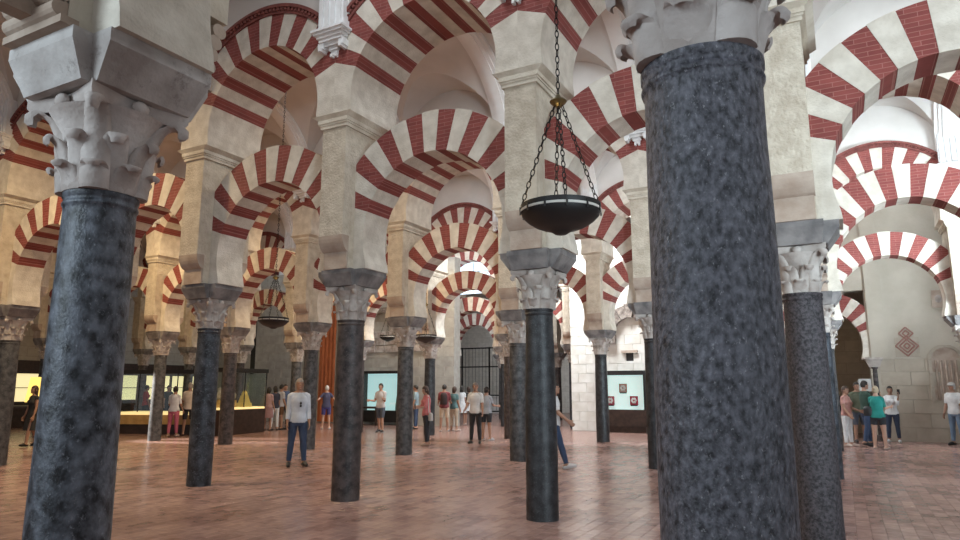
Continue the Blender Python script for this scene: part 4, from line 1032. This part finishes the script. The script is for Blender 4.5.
for k, (x, c, d) in enumerate(((131, (.10, .12, .12), 'dark grey'), (143.5, (.28, .02, .02), 'red'), (137, (.17, .19, .19), 'slate grey'), (166, (.02, .02, .02), 'black'))):
    p = G(x, (421, 425.5, 419.5, 424)[k]); person('visitor in a %s top behind the long glass showcase' % d, p, 150-40*k, 1.72, k == 1, 'tan', ('bk%d' % k, c, .8), ('trousers', *DK, 1.9))
person('woman in a sleeveless dark dress walking by the lit desk', G(29, 446.5), -60, 1.68, True, 'tan', ('black', (.02, .02, .02), .15), ('dress', 'black', (.02, .02, .02), .9), ('black', (.02, .02, .02)), ('brown', (.05, .025, .015), 'long'), legs=((16, 6), (-16, 14)), voxel=.012)
person('woman in a dusty pink top and white trousers before the doorway', G(849.5, 446.5), 60, 1.66, True, 'tan', ('dustypink', (.42, .22, .19), .6), ('trousers', 'white', (.58, .58, .58), 1.9), ('pale', (.5, .4, .35)), ('brown', (.05, .025, .015), 'short'), arms=((10, 8, 60), (10, 8, 30)), voxel=.0115)
person('man in an olive shirt and dark shorts at the doorway', G(861.5, 442.5), 20, 1.78, False, 'tan', ('olive', (.085, .095, .06), .8), ('shorts', 'slate', (.06, .07, .09), .95), voxel=.0115)
person('man in a dark green jacket and jeans with his back to the hall', G(869.5, 446), 120, 1.80, False, 'tan', ('darkgreen', (.025, .055, .04), 1.9), ('trousers', *JEANS, 1.95), ('black', (.02, .02, .02)), arms=((10, 8, 45), (8, 8, 40)), legs=((10, 4), (-10, 6)), voxel=.0115)
person('woman in a bright teal top and black shorts with bare legs', G(881, 449.5), 165, 1.66, True, 'fair', ('brightteal', (.01, .20, .17), .8), ('shorts', *DK, .55), ('pale', (.5, .4, .35)), ('blond', (.35, .27, .18), 'bun'), arms=((20, 6, 80), (20, 6, 80)), voxel=.0115)
person('woman in a white blouse and dark jeans raising a camera', G(895, 442.5), -5, 1.66, True, 'tan', ('white', (.58, .58, .58), 1.5), ('trousers', 'darkjeans', (.02, .03, .06), 1.85), ('white', (.6, .6, .6)), ('dark', (.02, .014, .01), 'bun'), arms=((45, 8, 118), (45, 8, 118)), legs=((2, 2), (6, 4)), voxel=.0115)
person('man in a white shirt and pale jeans by the niche', G(959, 445.5), -30, 1.76, False, 'tan', ('white', (.58, .58, .58), .8), ('trousers', 'palejeans', (.14, .20, .28), 1.9), ('black', (.02, .02, .02)), hair=('white', (.5, .47, .44), 'cap'), voxel=.0115)
person('visitor in a white top between the massive speckled column and the plum column', G(789, 446), 90, 1.70, True, 'tan', ('white', (.58, .58, .58), .8), ('trousers', 'rosepink', (.42, .10, .15), 1.9))
build_people()

# carried things
def wpos(P, key): t = P['obj']; return t.matrix_basis @ (P['J'][key]*P['s'])
def hand_pos(P, i): return P['obj'].matrix_basis @ ((P['J']['wr%d' % i]+P['J']['hd%d' % i]*.11)*P['s'])
def find(w): return next(p for p in PEOPLE if w in p['label'])
def phone(w, i, label):
    P = find(w); p = hand_pos(P, i); t = thing('smartphone', label, 'phone', p, P['obj'].rotation_euler.z)
    link('case', MB().box(-.038, .038, -.005, .005, -.03, .12).mesh('case', M_BLACK), t); link('screen', MB().box(-.034, .034, .005, .0065, -.026, .116).mesh('screen', plain('screen', (.05, .06, .08), .1)), t)
phone('pink blouse', 0, 'smartphone held by the woman in a pink blouse'); phone('raising a camera', 0, 'phone raised by the woman in a white blouse')
def bag(w, m, label, off, sz, strap=None, name='handbag'):
    P = find(w); M_ = P['obj'].matrix_basis; p = M_ @ (Vector(off)*P['s']); t = thing(name, label, 'bag', p, P['obj'].rotation_euler.z); a, b, c = sz
    mb = MB().rings([(0, 0, -c, a*.9, b*.9), (0, 0, -c*.8, a, b), (0, 0, c*.5, a*.92, b*.9), (0, 0, c*.9, a*.7, b*.6), (0, 0, c, a*.4, b*.3)], 16)
    link('body', mb.mesh('body', m, ang=60), t)
    link('flap', MB().box(-a*.6, a*.6, -b*1.05, -b*.9, -c*.1, c*.4).mesh('flap', m), t)
    if strap:
        pts = [Vector(q)*P['s']-Vector(off)*P['s'] for q in strap]
        mb = MB()
        for q in range(len(pts)-1): mb.tube(pts[q], pts[q+1], .012, n=6)
        link('strap', mb.mesh('strap', m), t)
bag('pink blouse', plain('white_leather', (.55, .54, .52), .5), 'white handbag hanging from the shoulder of the woman in a pink blouse', (.27, .06, .86), (.14, .06, .11), [(.27, .0, .96), (.22, .0, 1.3), (.17, .0, 1.48)])
bag('maroon', plain('dark_pack', (.03, .015, .015), .8), 'dark backpack worn over the maroon shirt', (0, .20, 1.22), (.14, .08, .22), [(.1, .0, 1.40), (.1, -.06, 1.46)], 'backpack')
bag('dusty pink top and white', plain('black_pack', (.012, .012, .014), .8), 'black backpack on the woman in white trousers', (0, .20, 1.24), (.14, .08, .22), [(.1, .0, 1.42), (.1, -.06, 1.47)], 'backpack')
bag('bright teal', plain('black_leather', (.012, .012, .013), .5), 'black shoulder bag of the woman in the bright teal top', (.22, .05, 1.05), (.12, .06, .13), [(.20, .02, 1.18), (.17, .02, 1.3), (.1, .02, 1.48)])
P = find('grey-haired'); sgl = thing('sunglasses', 'sunglasses hooked on the pale blue shirt front', 'sunglasses', P['obj'].matrix_basis @ (Vector((0.02, -.142, 1.26))*P['s']), P['obj'].rotation_euler.z)
for z in (0, -.055): link('lens', MB().ell((0, 0, z), .022, .006, .026, 12, 8).mesh('lens', M_BLACK, True), sgl)
link('bridge', MB().tube((0, 0, -.03), (0, 0, .04), .005, n=6).mesh('bridge', M_BLACK), sgl)
